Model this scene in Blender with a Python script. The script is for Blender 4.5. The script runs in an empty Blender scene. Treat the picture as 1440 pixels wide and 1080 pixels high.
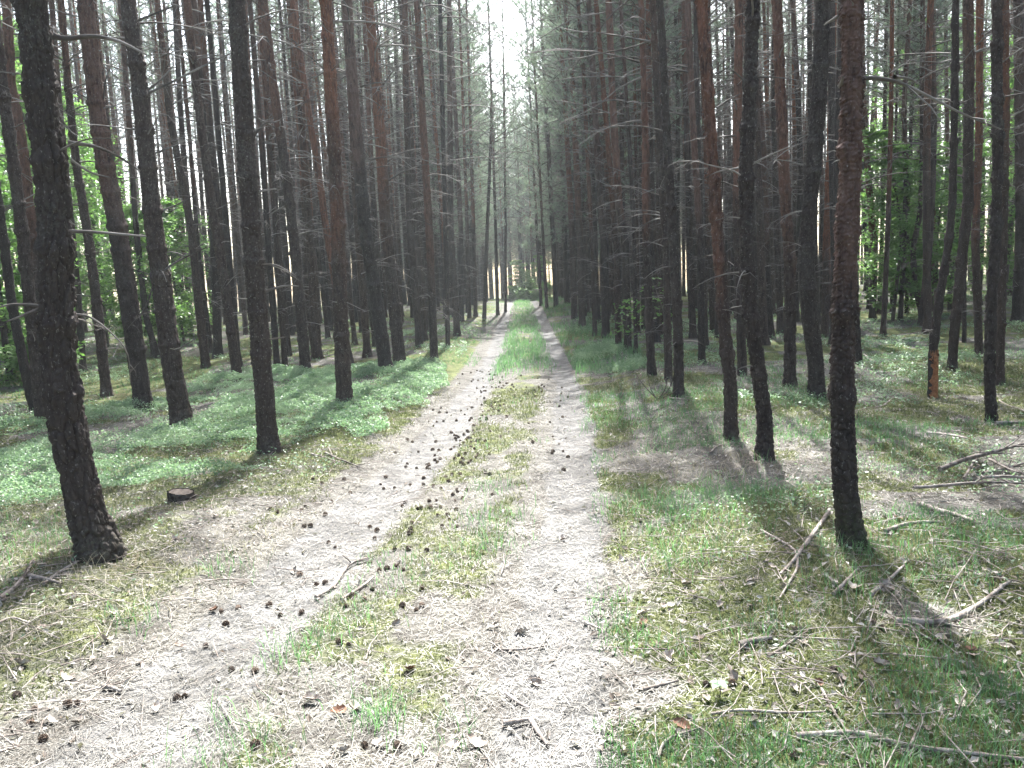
import bpy, math, random
import numpy as np
from mathutils import Matrix, Vector

rng = np.random.default_rng(7)
random.seed(7)
scene = bpy.context.scene
COL = scene.collection
R = math.radians

# ------------------------------------------------------------------ helpers
def tag(o, label=None, cat=None, group=None, kind=None):
    if label: o['label'] = label
    if cat: o['category'] = cat
    if group: o['group'] = group
    if kind: o['kind'] = kind
    return o

def empty(name, loc, label, cat, group=None, rz=0.0):
    o = bpy.data.objects.new(name, None)
    o.empty_display_size = 0.1
    COL.objects.link(o)
    o.location = loc
    o.rotation_euler = (0, 0, rz)
    return tag(o, label, cat, group)

def obj(name, me, parent=None, loc=None):
    o = bpy.data.objects.new(name, me)
    COL.objects.link(o)
    if parent is not None: o.parent = parent
    if loc is not None: o.location = loc
    return o

def mesh(name, V, F, mat=None, smooth=True, attrs=None):
    """V (n,3); F an (m,k) array or a list of such arrays with different k."""
    V = np.asarray(V, dtype=np.float32)
    if not isinstance(F, list): F = [F]
    F = [np.asarray(f, dtype=np.int32) for f in F if len(f)]
    me = bpy.data.meshes.new(name)
    me.vertices.add(len(V))
    me.vertices.foreach_set('co', V.ravel())
    tot = np.concatenate([np.full(len(f), f.shape[1], np.int32) for f in F])
    idx = np.concatenate([f.ravel() for f in F])
    start = np.concatenate([[0], np.cumsum(tot)[:-1]]).astype(np.int32)
    me.loops.add(len(idx)); me.loops.foreach_set('vertex_index', idx)
    me.polygons.add(len(tot))
    me.polygons.foreach_set('loop_start', start)
    me.polygons.foreach_set('loop_total', tot)
    me.polygons.foreach_set('use_smooth', np.full(len(tot), smooth, dtype=bool))
    for k, a in (attrs or {}).items():
        at = me.attributes.new(k, 'FLOAT', 'POINT')
        at.data.foreach_set('value', np.asarray(a, np.float32))
    if mat: me.materials.append(mat)
    me.update(calc_edges=True)
    me.validate()
    return me

class MB:
    """collects shapes into one mesh"""
    def __init__(s): s.V = []; s.F = {}; s.n = 0
    def add(s, V, F):
        V = np.asarray(V, float); F = np.asarray(F, int)
        s.V.append(V); s.F.setdefault(F.shape[1], []).append(F + s.n); s.n += len(V)
    def mesh(s, name, mat, smooth=True):
        return mesh(name, np.concatenate(s.V), [np.concatenate(f) for f in s.F.values()], mat, smooth)

def sstep(a, b, x):
    t = np.clip((np.asarray(x, float) - a) / (b - a), 0, 1)
    return t * t * (3 - 2 * t)

def hash2(i, j, seed):
    h = (np.asarray(i).astype(np.int64) * 374761393 + np.asarray(j).astype(np.int64) * 668265263 + seed * 974711) & 0xffffffff
    h = ((h ^ (h >> 13)) * 1274126177) & 0xffffffff
    h = ((h ^ (h >> 16)) * 2246822519) & 0xffffffff
    return ((h ^ (h >> 15)) & 0xffffff) / float(0xffffff)

def vnoise(x, y, seed=0, per=None):
    x = np.asarray(x, float); y = np.asarray(y, float)
    i = np.floor(x).astype(np.int64); j = np.floor(y).astype(np.int64)
    fx = x - i; fy = y - j
    fx = fx * fx * (3 - 2 * fx); fy = fy * fy * (3 - 2 * fy)
    i1 = i + 1
    if per: i = i % per; i1 = i1 % per
    a = hash2(i, j, seed); b = hash2(i1, j, seed); c = hash2(i, j + 1, seed); d = hash2(i1, j + 1, seed)
    return (a + (b - a) * fx) * (1 - fy) + (c + (d - c) * fx) * fy

def fbm(x, y, seed=0, oct=3):
    s = 0; a = .5; t = 0
    for k in range(oct):
        s = s + a * vnoise(x * 2 ** k + 17.3 * k, y * 2 ** k - 9.1 * k, seed + k); t += a; a *= .5
    return s / t

def voronoi(s, t, ns, seed, jit=.9):
    """s in cell units and periodic with ns; returns F1, F2, cell random, t offset from the cell's own centre"""
    i = np.floor(s).astype(np.int64); j = np.floor(t).astype(np.int64)
    f1 = np.full(s.shape, 9.); f2 = np.full(s.shape, 9.); idr = np.zeros(s.shape); dt = np.zeros(s.shape)
    for di in (-1, 0, 1):
        for dj in (-1, 0, 1):
            ci = i + di; cj = j + dj; cm = ci % ns
            px = ci + .5 + jit * (hash2(cm, cj, seed) - .5); py = cj + .5 + jit * (hash2(cm, cj, seed + 1) - .5)
            d = np.hypot(s - px, t - py)
            near = d < f1
            f2 = np.where(near, f1, np.minimum(f2, d))
            idr = np.where(near, hash2(cm, cj, seed + 2), idr); dt = np.where(near, t - py, dt)
            f1 = np.where(near, d, f1)
    return f1, f2, idr, dt

def tube(P, rad, sides=5, cap=True):
    P = np.asarray(P, float); n = len(P)
    rad = np.broadcast_to(np.asarray(rad, float), (n,))
    T = np.gradient(P, axis=0); T /= np.linalg.norm(T, axis=1)[:, None] + 1e-9
    ref = np.array([0, 0, 1.]) if abs(T[0][2]) < .9 else np.array([1., 0, 0])
    A = np.cross(T, ref); A /= np.linalg.norm(A, axis=1)[:, None] + 1e-9
    B = np.cross(T, A)
    th = np.arange(sides) / sides * 2 * math.pi
    V = P[:, None, :] + rad[:, None, None] * (np.cos(th)[None, :, None] * A[:, None, :] + np.sin(th)[None, :, None] * B[:, None, :])
    k = np.arange(sides); k1 = (k + 1) % sides
    r = np.arange(n - 1)[:, None] * sides
    F = np.stack([r + k, r + k1, r + sides + k1, r + sides + k], -1).reshape(-1, 4)
    return V.reshape(-1, 3), F

def smooth_path(pts, n):
    pts = np.asarray(pts, float)
    if len(pts) < 3:
        t = np.linspace(0, 1, n)[:, None]; return pts[0] * (1 - t) + pts[-1] * t
    P = np.vstack([2 * pts[0] - pts[1], pts, 2 * pts[-1] - pts[-2]])
    out = []
    for u in np.linspace(0, len(pts) - 1 - 1e-6, n):
        i = int(u); t = u - i
        p0, p1, p2, p3 = P[i:i + 4]
        out.append(.5 * (2 * p1 + (p2 - p0) * t + (2 * p0 - 5 * p1 + 4 * p2 - p3) * t * t + (3 * p1 - p0 - 3 * p2 + p3) * t ** 3))
    return np.array(out)

# ------------------------------------------------------------------ camera
FPX, CX, CY = 1109.0, 720.0, 540.0
PITCH, ROLL, YAW, EYE = R(6.5), R(2.5), R(-1.0), 1.6
Fw = np.array([math.sin(YAW) * math.cos(PITCH), math.cos(YAW) * math.cos(PITCH), -math.sin(PITCH)])
R0 = np.cross(Fw, [0, 0, 1.]); R0 /= np.linalg.norm(R0); U0 = np.cross(R0, Fw)
Rt = R0 * math.cos(ROLL) - U0 * math.sin(ROLL)
Up = U0 * math.cos(ROLL) + R0 * math.sin(ROLL)
EYEP = np.array([0, 0, EYE])
cam = bpy.data.cameras.new('Camera')
cam.sensor_fit = 'HORIZONTAL'; cam.sensor_width = 36; cam.lens = 36 * FPX / 1440
cam.clip_start = .05; cam.clip_end = 1000
camo = bpy.data.objects.new('Camera', cam); COL.objects.link(camo)
M = Matrix(((Rt[0], Up[0], -Fw[0], 0), (Rt[1], Up[1], -Fw[1], 0), (Rt[2], Up[2], -Fw[2], EYE), (0, 0, 0, 1)))
camo.matrix_world = M
scene.camera = camo

# ------------------------------------------------------------------ terrain
def xc(y):
    return np.interp(y, [-6, 2.6, 3.5, 4.5, 6, 7.6, 9.5, 13, 19, 200], [-.95, -.73, -.70, -.60, -.46, -.33, -.22, -.08, 0, 0])

def terrain(x, y):
    x = np.asarray(x, float); y = np.asarray(y, float)
    t = np.clip((y - 12) / 40, 0, 1)
    z = 1.05 * t * t * (3 - 2 * t)
    c = x - xc(y); a = np.abs(c)
    z = z - .045 * np.exp(-((c + .78) / .27) ** 2) - .035 * np.exp(-((c - .78) / .22) ** 2)
    out = sstep(1.1, 2.3, a)
    z = z + .09 * out + out * .16 * (vnoise(x * .45 + 5, y * .45, 11) - .5)
    z = z + .04 * (vnoise(x * 1.7, y * 1.7, 12) - .5) * (.35 + .65 * out)
    z = z + .05 * out * (vnoise(x * 3.1, y * 3.1, 13) - .5)
    return z

def ray(u, v):
    return Fw + (u - CX) / FPX * Rt - (v - CY) / FPX * Up

def ground_pt(u, v):
    d = ray(u, v)
    s = np.arange(1.0, 140, .02)
    P = EYEP + s[:, None] * d
    hit = np.nonzero(P[:, 2] < terrain(P[:, 0], P[:, 1]))[0]
    i = hit[0] if len(hit) else len(s) - 1
    p = P[i].copy(); p[2] = float(terrain(p[0], p[1]))
    return p

FH = np.array([math.sin(YAW), math.cos(YAW), 0.])
def plane_pt(u, v, base, off=0.0):
    d = ray(u, v)
    return EYEP + d * ((np.dot(base - EYEP, FH) + off) / np.dot(d, FH))

def depth(p): return float(np.dot(np.asarray(p) - EYEP, Fw))

def project(P):
    D = np.asarray(P) - EYEP
    z = D @ Fw
    return CX + FPX * (D @ Rt) / z, CY - FPX * (D @ Up) / z, z

# ------------------------------------------------------------------ materials
class NT:
    def __init__(s, name):
        s.m = bpy.data.materials.new(name); s.m.use_nodes = True
        s.t = s.m.node_tree; s.t.nodes.clear()
        s.out = s.t.nodes.new('ShaderNodeOutputMaterial')
    def n(s, kind, **kw):
        nd = s.t.nodes.new('ShaderNode' + kind)
        for k, v in kw.items():
            if k in nd.inputs.keys(): s.put(nd.inputs[k], v)
            else: setattr(nd, k, v)
        return nd
    def put(s, sock, v):
        if isinstance(v, bpy.types.NodeSocket): s.t.links.new(v, sock)
        else: sock.default_value = v
    def math(s, op, a, b=0.0, c=None):
        nd = s.t.nodes.new('ShaderNodeMath'); nd.operation = op
        s.put(nd.inputs[0], a); s.put(nd.inputs[1], b)
        if c is not None: s.put(nd.inputs[2], c)
        return nd.outputs[0]
    def mix(s, f, a, b, blend='MIX'):
        nd = s.t.nodes.new('ShaderNodeMix'); nd.data_type = 'RGBA'; nd.blend_type = blend
        s.put(nd.inputs[0], f)
        for sock, v in ((nd.inputs[6], a), (nd.inputs[7], b)):
            s.put(sock, v if isinstance(v, bpy.types.NodeSocket) else (*v, 1))
        return nd.outputs[2]
    def attr(s, name):
        nd = s.t.nodes.new('ShaderNodeAttribute'); nd.attribute_name = name; return nd.outputs['Fac']
    def noise(s, vec, scale, detail=3.0, rough=.55, dist=0.0):
        nd = s.n('TexNoise'); s.put(nd.inputs['Vector'], vec)
        nd.inputs['Scale'].default_value = scale; nd.inputs['Detail'].default_value = detail
        nd.inputs['Roughness'].default_value = rough; nd.inputs['Distortion'].default_value = dist
        return nd.outputs['Fac']
    def ramp(s, f, a, b):
        nd = s.n('MapRange'); nd.interpolation_type = 'SMOOTHSTEP'
        s.put(nd.inputs[0], f); nd.inputs[1].default_value = a; nd.inputs[2].default_value = b
        return nd.outputs[0]
    def scaled(s, vec, sc):
        nd = s.n('Mapping'); s.put(nd.inputs['Vector'], vec); nd.inputs['Scale'].default_value = sc; return nd.outputs[0]
    def bump(s, h, dist, strength=1.0, normal=None):
        nd = s.n('Bump'); s.put(nd.inputs['Height'], h); nd.inputs['Distance'].default_value = dist
        nd.inputs['Strength'].default_value = strength
        if normal is not None: s.put(nd.inputs['Normal'], normal)
        return nd.outputs[0]
    def principled(s, col, rough=.9, normal=None, spec=.2):
        p = s.n('BsdfPrincipled')
        s.put(p.inputs['Base Color'], col if isinstance(col, bpy.types.NodeSocket) else (*col, 1))
        s.put(p.inputs['Roughness'], rough); p.inputs['Specular IOR Level'].default_value = spec
        if normal is not None: s.put(p.inputs['Normal'], normal)
        s.t.links.new(p.outputs[0], s.out.inputs['Surface'])
        return s.m

def leaf_mat(name, c1, c2, trans=.45, rough=.55, scale=3.0):
    k = NT(name)
    geo = k.n('NewGeometry'); oi = k.n('ObjectInfo')
    f = k.noise(geo.outputs['Position'], scale, 2)
    f = k.math('ADD', k.ramp(f, .3, .7), k.math('MULTIPLY', k.math('SUBTRACT', geo.outputs['Random Per Island'], .5), .9))
    col = k.mix(k.n('Clamp', Value=f).outputs[0], c1, c2)
    d = k.n('BsdfDiffuse'); k.put(d.inputs['Color'], col)
    t = k.n('BsdfTranslucent'); k.put(t.inputs['Color'], k.mix(.35, col, (c2[0] * 1.3, c2[1] * 1.5, c2[2] * .8)))
    m1 = k.n('MixShader'); m1.inputs[0].default_value = trans
    k.t.links.new(d.outputs[0], m1.inputs[1]); k.t.links.new(t.outputs[0], m1.inputs[2])
    g = k.n('BsdfGlossy'); g.inputs['Roughness'].default_value = rough
    m2 = k.n('MixShader'); m2.inputs[0].default_value = .05
    k.t.links.new(m1.outputs[0], m2.inputs[1]); k.t.links.new(g.outputs[0], m2.inputs[2])
    k.t.links.new(m2.outputs[0], k.out.inputs['Surface'])
    return k.m

def make_bark():
    k = NT('pine_bark')
    tc = k.n('TexCoord'); oi = k.n('ObjectInfo')
    p = tc.outputs['Object']
    tone = k.attr('tone'); red = k.attr('red'); moss = k.attr('moss')
    n1 = k.noise(k.scaled(p, (9, 9, 2.2)), 3.0, 5, .65)
    n2 = k.noise(p, 45, 4, .7)
    n3 = k.noise(k.scaled(p, (1, 1, .5)), 2.3, 3)
    dark = k.mix(k.ramp(n1, .3, .7), (.019, .0132, .0114), (.050, .037, .0315))
    dark = k.mix(k.math('MULTIPLY', tone, .5), dark, (.07, .058, .052))
    lich = k.math('MULTIPLY', k.ramp(n3, .48, .7), k.math('MULTIPLY', k.ramp(n2, .4, .62), .5))
    dark = k.mix(lich, dark, (.125, .125, .11))
    rd = k.mix(k.ramp(n1, .3, .7), (.095, .041, .027), (.17, .083, .054))
    rd = k.mix(k.math('MULTIPLY', k.ramp(n2, .5, .7), .35), rd, (.15, .115, .10))
    flake_hi = k.math('MULTIPLY', k.ramp(k.noise(k.scaled(p, (1, 1, .55)), 70, 3, .6), .60, .70), .75)  # pale noise specks: highlights of flake edges painted into the bark colour
    dark = k.mix(flake_hi, dark, (.20, .185, .17))
    rd = k.mix(flake_hi, rd, (.25, .19, .16))
    rf = k.math('MULTIPLY', red, k.ramp(k.math('ADD', k.math('MULTIPLY', n3, .7), k.math('MULTIPLY', n1, .5)), .38, .66))
    col = k.mix(rf, dark, rd)
    mg = k.math('MULTIPLY', moss, k.ramp(n2, .38, .6))
    col = k.mix(mg, col, (.05, .065, .018))
    v = k.n('HueSaturation'); k.put(v.inputs['Color'], col)
    k.put(v.inputs['Value'], k.math('MULTIPLY_ADD', oi.outputs['Random'], .5, .75))
    k.put(v.inputs['Saturation'], k.math('MULTIPLY_ADD', oi.outputs['Random'], .5, .7))
    h = k.math('ADD', k.math('MULTIPLY', n1, 1.0), k.math('MULTIPLY', n2, .45))
    return k.principled(v.outputs[0], .88, k.bump(h, .012, .8), .25)

def make_deadwood(name='dead_twig_bark', a=(.055, .047, .042), b=(.235, .222, .205)):
    k = NT(name)
    geo = k.n('NewGeometry')
    f = k.noise(geo.outputs['Position'], 2.2, 3)
    f2 = k.noise(geo.outputs['Position'], 60, 2)
    col = k.mix(k.ramp(f, .35, .68), a, b)
    col = k.mix(k.math('MULTIPLY', f2, .4), col, (a[0] * .6, a[1] * .55, a[2] * .5))
    return k.principled(col, .85, k.bump(f2, .004, .6), .25)

def make_stick():
    k = NT('bleached_stick')
    tc = k.n('TexCoord'); oi = k.n('ObjectInfo')
    f = k.noise(tc.outputs['Object'], 14, 4); f2 = k.noise(tc.outputs['Object'], 90, 3)
    col = k.mix(k.ramp(f, .35, .65), (.12, .10, .085), (.32, .29, .26))
    col = k.mix(k.math('MULTIPLY', k.ramp(f2, .5, .7), .6), col, (.10, .075, .06))
    v = k.n('HueSaturation'); k.put(v.inputs['Color'], col)
    k.put(v.inputs['Value'], k.math('MULTIPLY_ADD', oi.outputs['Random'], .7, .6))
    return k.principled(v.outputs[0], .8, k.bump(f2, .004, .7), .25)

def make_ground():
    k = NT('forest_floor')
    geo = k.n('NewGeometry'); p = geo.outputs['Position']
    track = k.attr('track'); moss = k.attr('moss'); duff = k.attr('duff')
    big = k.noise(p, 1.1, 4, .6); mid = k.noise(p, 6.0, 5, .65); fine = k.noise(p, 55, 5, .7)
    str1 = k.noise(k.scaled(p, (30, 160, 60)), 1.0, 3, .6, 1.5)
    str2 = k.noise(k.scaled(p, (170, 28, 60)), 1.0, 3, .6, 1.5)
    straw = k.math('MAXIMUM', k.ramp(str1, .5, .68), k.ramp(str2, .5, .68))
    lit = k.mix(k.ramp(mid, .3, .7), (.05, .044, .038), (.16, .155, .138))
    lit = k.mix(k.math('MULTIPLY', straw, .7), lit, (.26, .255, .228))
    lit = k.mix(k.math('MULTIPLY', k.ramp(fine, .52, .72), .6), lit, (.075, .055, .04))
    san = k.mix(k.ramp(mid, .3, .72), (.088, .087, .083), (.19, .188, .181))
    san = k.mix(k.math('MULTIPLY', straw, .55), san, (.245, .239, .226))
    san = k.mix(k.math('MULTIPLY', k.ramp(fine, .56, .75), .5), san, (.055, .048, .042))
    san = k.mix(k.math('MULTIPLY', k.ramp(big, .5, .72), .35), san, (.075, .07, .064))
    mos = k.mix(k.ramp(mid, .35, .68), (.05, .07, .024), (.145, .16, .066))
    mos = k.mix(k.math('MULTIPLY', k.ramp(fine, .45, .7), .5), mos, (.19, .195, .085))
    mf = k.math('ADD', moss, k.math('MULTIPLY', k.math('SUBTRACT', mid, .5), .9))
    col = k.mix(k.ramp(mf, .35, .75), lit, mos)
    tf = k.math('ADD', track, k.math('MULTIPLY', k.math('SUBTRACT', mid, .5), .8))
    col = k.mix(k.ramp(tf, .3, .75), col, san)
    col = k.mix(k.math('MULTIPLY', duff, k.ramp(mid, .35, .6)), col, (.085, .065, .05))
    h = k.math('ADD', k.math('MULTIPLY', mid, .9), k.math('ADD', k.math('MULTIPLY', fine, .45), k.math('MULTIPLY', straw, .25)))
    return k.principled(col, .95, k.bump(h, .035, .75), .12)

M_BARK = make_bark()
M_DEAD = make_deadwood()
M_STICK = make_stick()
M_GROUND = make_ground()
M_NEEDLE = leaf_mat('pine_needles', (.10, .14, .118), (.20, .25, .21), .5, .5, 1.2)
M_GRASS = leaf_mat('grass_blades', (.045, .13, .055), (.13, .26, .11), .5, .5, 2.0)
M_DRYGRASS = leaf_mat('dry_grass', (.18, .165, .11), (.34, .32, .24), .35, .6, 2.0)
M_BIL = leaf_mat('bilberry_leaves', (.08, .165, .095), (.25, .355, .225), .5, .45, 1.6)
M_MOSS = leaf_mat('moss_tips', (.055, .073, .028), (.165, .175, .088), .4, .7, 2.5)
M_STRAW = leaf_mat('needle_straw', (.085, .078, .066), (.29, .28, .25), .2, .6, 3.0)
M_BROAD = leaf_mat('broadleaf_leaves', (.06, .15, .04), (.17, .31, .085), .55, .4, .9)
M_BUSHBARK = make_deadwood('shrub_bark', (.05, .043, .037), (.12, .105, .09))

def simple(name, a, b, scale, rough=.85, rnd=.4, trans=0):
    k = NT(name)
    tc = k.n('TexCoord'); oi = k.n('ObjectInfo')
    f = k.noise(tc.outputs['Object'], scale, 4)
    v = k.n('HueSaturation'); k.put(v.inputs['Color'], k.mix(k.ramp(f, .3, .7), a, b))
    k.put(v.inputs['Value'], k.math('MULTIPLY_ADD', oi.outputs['Random'], rnd, 1 - rnd / 2))
    return k.principled(v.outputs[0], rough, k.bump(f, .004, .5), .25)
M_CONE = simple('pine_cone_scales', (.07, .05, .038), (.19, .145, .11), 60)
M_LEAF = simple('dry_leaf', (.24, .19, .15), (.46, .42, .37), 40, .7, .7)
M_BROWNLEAF = simple('brown_leaf', (.12, .06, .04), (.24, .14, .09), 40, .7, .5)
M_CUT = simple('cut_wood', (.10, .085, .07), (.22, .19, .16), 25)
M_PEEL = simple('peeled_wood', (.16, .062, .028), (.33, .15, .07), 26, .7, 0)

# ------------------------------------------------------------------ ground sheet (one seamless surface, the track split out of it)
def pix_poly(px): return np.array([ground_pt(u, v)[:2] for u, v in px])
def inside(px_, x, y):
    x = np.asarray(x, float); y = np.asarray(y, float)
    r = np.zeros(x.shape, bool); n = len(px_)
    for i in range(n):
        x0, y0 = px_[i]; x1, y1 = px_[(i + 1) % n]
        c = ((y0 > y) != (y1 > y)) & (x < (x1 - x0) * (y - y0) / (y1 - y0 + 1e-12) + x0)
        r ^= c
    return r

def track_mask(x, y):
    c = x - xc(y)
    w = .12 * (vnoise(x * 1.3, y * 1.3, 21) - .5) + .06 * (vnoise(x * 5, y * 5, 22) - .5)
    hl = np.interp(y, [2, 5, 9, 14, 30], [.36, .35, .33, .24, .20])
    hr = np.interp(y, [2, 5, 9, 14, 30], [.20, .23, .25, .22, .20])
    L = 1 - sstep(hl * .55, hl * 1.25, np.abs(c + .78) + w)
    Rr = 1 - sstep(hr * .6, hr * 1.35, np.abs(c - .78) + w)
    return np.maximum(L, Rr)

def moss_mask(x, y):
    n = .55 * fbm(x * .55 + 3, y * .55, 31, 3) + .45 * fbm(x * 2.3 + 3, y * 2.3, 33, 3)
    c = np.abs(x - xc(y))
    cs = x - xc(y)
    m = sstep(.38, .58, n) * np.where((cs < 0) & (y < 7.5), .6, 1)
    mid = (1 - sstep(.32, .60, np.abs(cs + .06))) * (.25 + .75 * sstep(.30, .55, fbm(x * 2.1, y * 1.6, 35, 3))) * .6
    edge = np.where(cs > 0, sstep(.92, 1.12, c + .12 * (vnoise(x * 2, y * 2, 36) - .5)), sstep(1.15, 1.5, c))
    m = np.maximum(m, .9 * np.maximum(sstep(48, 60, y), sstep(22, 32, np.abs(x))))      # the open ground beyond the stand is green
    return np.clip(np.maximum(m * edge, mid), 0, 1)

def axis(spec):
    out = [spec[0][0]]
    for a, b, d0, d1 in spec:
        v = a; 
        while v < b - 1e-6:
            t = (v - a) / (b - a); v = min(b, v + d0 + (d1 - d0) * t)
            out.append(v)
    return np.array(out)
ax = axis([(0, 4, .04, .05), (4, 9, .05, .12), (9, 25, .12, .8), (25, 150, .8, 12)])
X = np.concatenate([-ax[::-1][:-1], ax])
Y = np.concatenate([-axis([(0, 2, .3, .3), (2, 20, .3, 2), (20, 130, 2, 15)])[::-1][:-1], axis([(0, 2, .15, .05), (2, 7, .035, .05), (7, 15, .05, .12), (15, 55, .12, .7), (55, 170, .7, 12)])])
gx, gy = np.meshgrid(X, Y)
gz = terrain(gx, gy)
GV = np.stack([gx, gy, gz], -1).reshape(-1, 3)
nx, ny = len(X), len(Y)
ii = (np.arange(ny - 1)[:, None] * nx + np.arange(nx - 1)[None, :]).ravel()
GF = np.stack([ii, ii + 1, ii + nx + 1, ii + nx], -1)
fx_, fy_ = GV[GF].mean(1)[:, 0], GV[GF].mean(1)[:, 1]
onpath = (np.abs(fx_ - xc(fy_)) < 1.28 + .22 * (vnoise(fx_ * 2, fy_ * 2, 41) - .5)) & (fy_ < 60)
tree_spots = []
def split(sel, name, label, cat):
    F = GF[sel]; u, inv = np.unique(F, return_inverse=True)
    V = GV[u]; F = inv.reshape(F.shape)
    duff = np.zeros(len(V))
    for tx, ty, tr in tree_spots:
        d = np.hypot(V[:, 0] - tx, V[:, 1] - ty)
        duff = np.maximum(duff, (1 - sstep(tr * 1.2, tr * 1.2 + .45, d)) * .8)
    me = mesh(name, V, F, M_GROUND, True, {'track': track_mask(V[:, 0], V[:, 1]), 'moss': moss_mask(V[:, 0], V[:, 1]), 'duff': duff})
    o = obj(name, me); tag(o, label, cat, kind='structure'); return o

# ------------------------------------------------------------------ trunks
def trunk_geo(zs, path, rad, nseg, seed, plate=(.05, .10), amp=.012, flaky=0.0, red=(5, 9), moss=0.0, redamt=1.0, whorls=None):
    """zs rows; path(z)->xy; rad(z); displaced bark plates"""
    th = np.arange(nseg) / nseg
    r0 = float(np.mean(rad(np.array([1.0, 2.0]))))
    ns = max(5, int(round(2 * math.pi * r0 / plate[0])))
    S, Z = np.meshgrid(th, zs)
    wob = .35 * (vnoise(S * ns * .7, Z / plate[1] * .6, seed + 5, None) - .5)
    f1, f2, idr, dt = voronoi(S * ns + wob, Z / plate[1] + wob, ns, seed)
    edge = f2 - f1
    crack = sstep(.03, .30, edge)
    n = vnoise(S * ns * 3, Z * 60, seed + 9, ns * 3) - .5
    low = vnoise(S * 4, Z * 3, seed + 8, 4) - .5
    g1, g2, idr2, dt2 = voronoi(S * ns * 2 + wob * 3, Z / plate[1] * 2.3 + wob * 2, ns * 2, seed + 21)
    crack2 = sstep(.02, .25, g2 - g1)
    keepm = sstep(.35, .6, vnoise(S * ns * .5, Z / plate[1] * .45, seed + 31))
    h = amp * (crack * (.5 + .6 * idr) * (.6 + .4 * keepm) - .5) + amp * .45 * n + amp * .5 * (crack2 * (.3 + idr2) - .5)
    h = h + amp * .6 * (np.abs(vnoise(S * ns * .9, Z * 2.2, seed + 41) - .5) * 2 - .5)
    flaky = flaky * sstep(.2, 1.6, Z)
    if np.max(flaky) > 0: h = h + amp * flaky * (np.clip(-dt2, -.5, .5) * idr2 * 1.2 * crack2 + np.clip(-dt, -.5, .5) * idr * crack * keepm)
    idr = idr * .5 + idr2 * .5
    if whorls is not None:
        for zw in whorls:          # knotty rings where branches grew
            m_ = np.abs(zs - zw) < .16
            if m_.any(): h[m_] = h[m_] + (.010 + .05 * r0) * np.exp(-((Z[m_] - zw - .02 * np.sin(S[m_] * 6.28)) / .045) ** 2) * (.2 + 1.5 * vnoise(S[m_] * 6, S[m_] * 0 + zw * 7, seed + 51, 6))
    up = sstep(3, 9, Z)
    h = h * (1 - .55 * up)
    rr = rad(zs)[:, None] + h + low * .10 * rad(zs)[:, None]
    base = np.clip((.35 - Z) / .35, 0, 1) ** 2
    rr = rr * (1 + base * (.18 + .42 * (vnoise(S * 6, Z * 0, seed + 3, 6) - .35)))
    xy = path(zs)
    a = S * 2 * math.pi
    V = np.stack([xy[:, 0][:, None] + rr * np.cos(a), xy[:, 1][:, None] + rr * np.sin(a), Z], -1).reshape(-1, 3)
    k = np.arange(nseg); k1 = (k + 1) % nseg
    r = np.arange(len(zs) - 1)[:, None] * nseg
    F = np.stack([r + k, r + k1, r + nseg + k1, r + nseg + k], -1).reshape(-1, 4)
    rm = sstep(red[0], red[1], Z + 2.0 * (vnoise(S * 3, Z * 1.2, seed + 4, 3) - .5)) * redamt
    mo = np.clip(1 - Z / .35, 0, 1) * moss
    return V, F, {'tone': (idr * crack).ravel(), 'red': rm.ravel(), 'moss': mo.ravel()}

def branch_geo(p0, az, length, rng_, droop=.25, rise=.25, twigs=5, r0=.012, sides=4, segs=7):
    """a dead branch: a crooked stem with side twigs, as lists of (path, radii)"""
    d = np.array([math.cos(az), math.sin(az), rise]); d /= np.linalg.norm(d)
    side = np.array([-math.sin(az), math.cos(az), 0])
    P = [np.array(p0, float)]; step = length / segs
    for i in range(segs):
        d = d + np.array([0, 0, -droop * 2 / segs]) + side * rng_.normal(0, .10) + np.array([0, 0, rng_.normal(0, .07)])
        d /= np.linalg.norm(d); P.append(P[-1] + d * step)
    P = np.array(P)
    out = [(P, np.linspace(r0, r0 * .25, segs + 1), sides)]
    for j in range(twigs):
        t = rng_.uniform(.25, .98) * segs; i = min(int(t), segs - 1); q = P[i] + (P[i + 1] - P[i]) * (t - i)
        dd = (P[i + 1] - P[i]) / step
        s = rng_.choice([-1, 1])
        e = dd * rng_.uniform(.3, .9) + side * s * rng_.uniform(.4, 1) + np.array([0, 0, rng_.normal(-.1, .25)])
        e /= np.linalg.norm(e); L = length * rng_.uniform(.12, .42) * (1.15 - t / segs * .5)
        Q = np.array([q, q + e * L * .5 + rng_.normal(0, .02, 3), q + e * L + np.array([0, 0, -.12 * L]) + rng_.normal(0, .04, 3) * L])
        out.append((Q, np.array([r0 * .4, r0 * .3, r0 * .16]), 3))
    return out

def whorl_list(z0, z1, rng_):
    out = [z0]
    while out[-1] < z1: out.append(out[-1] + .42 * rng_.uniform(.8, 1.25))
    return out

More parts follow.
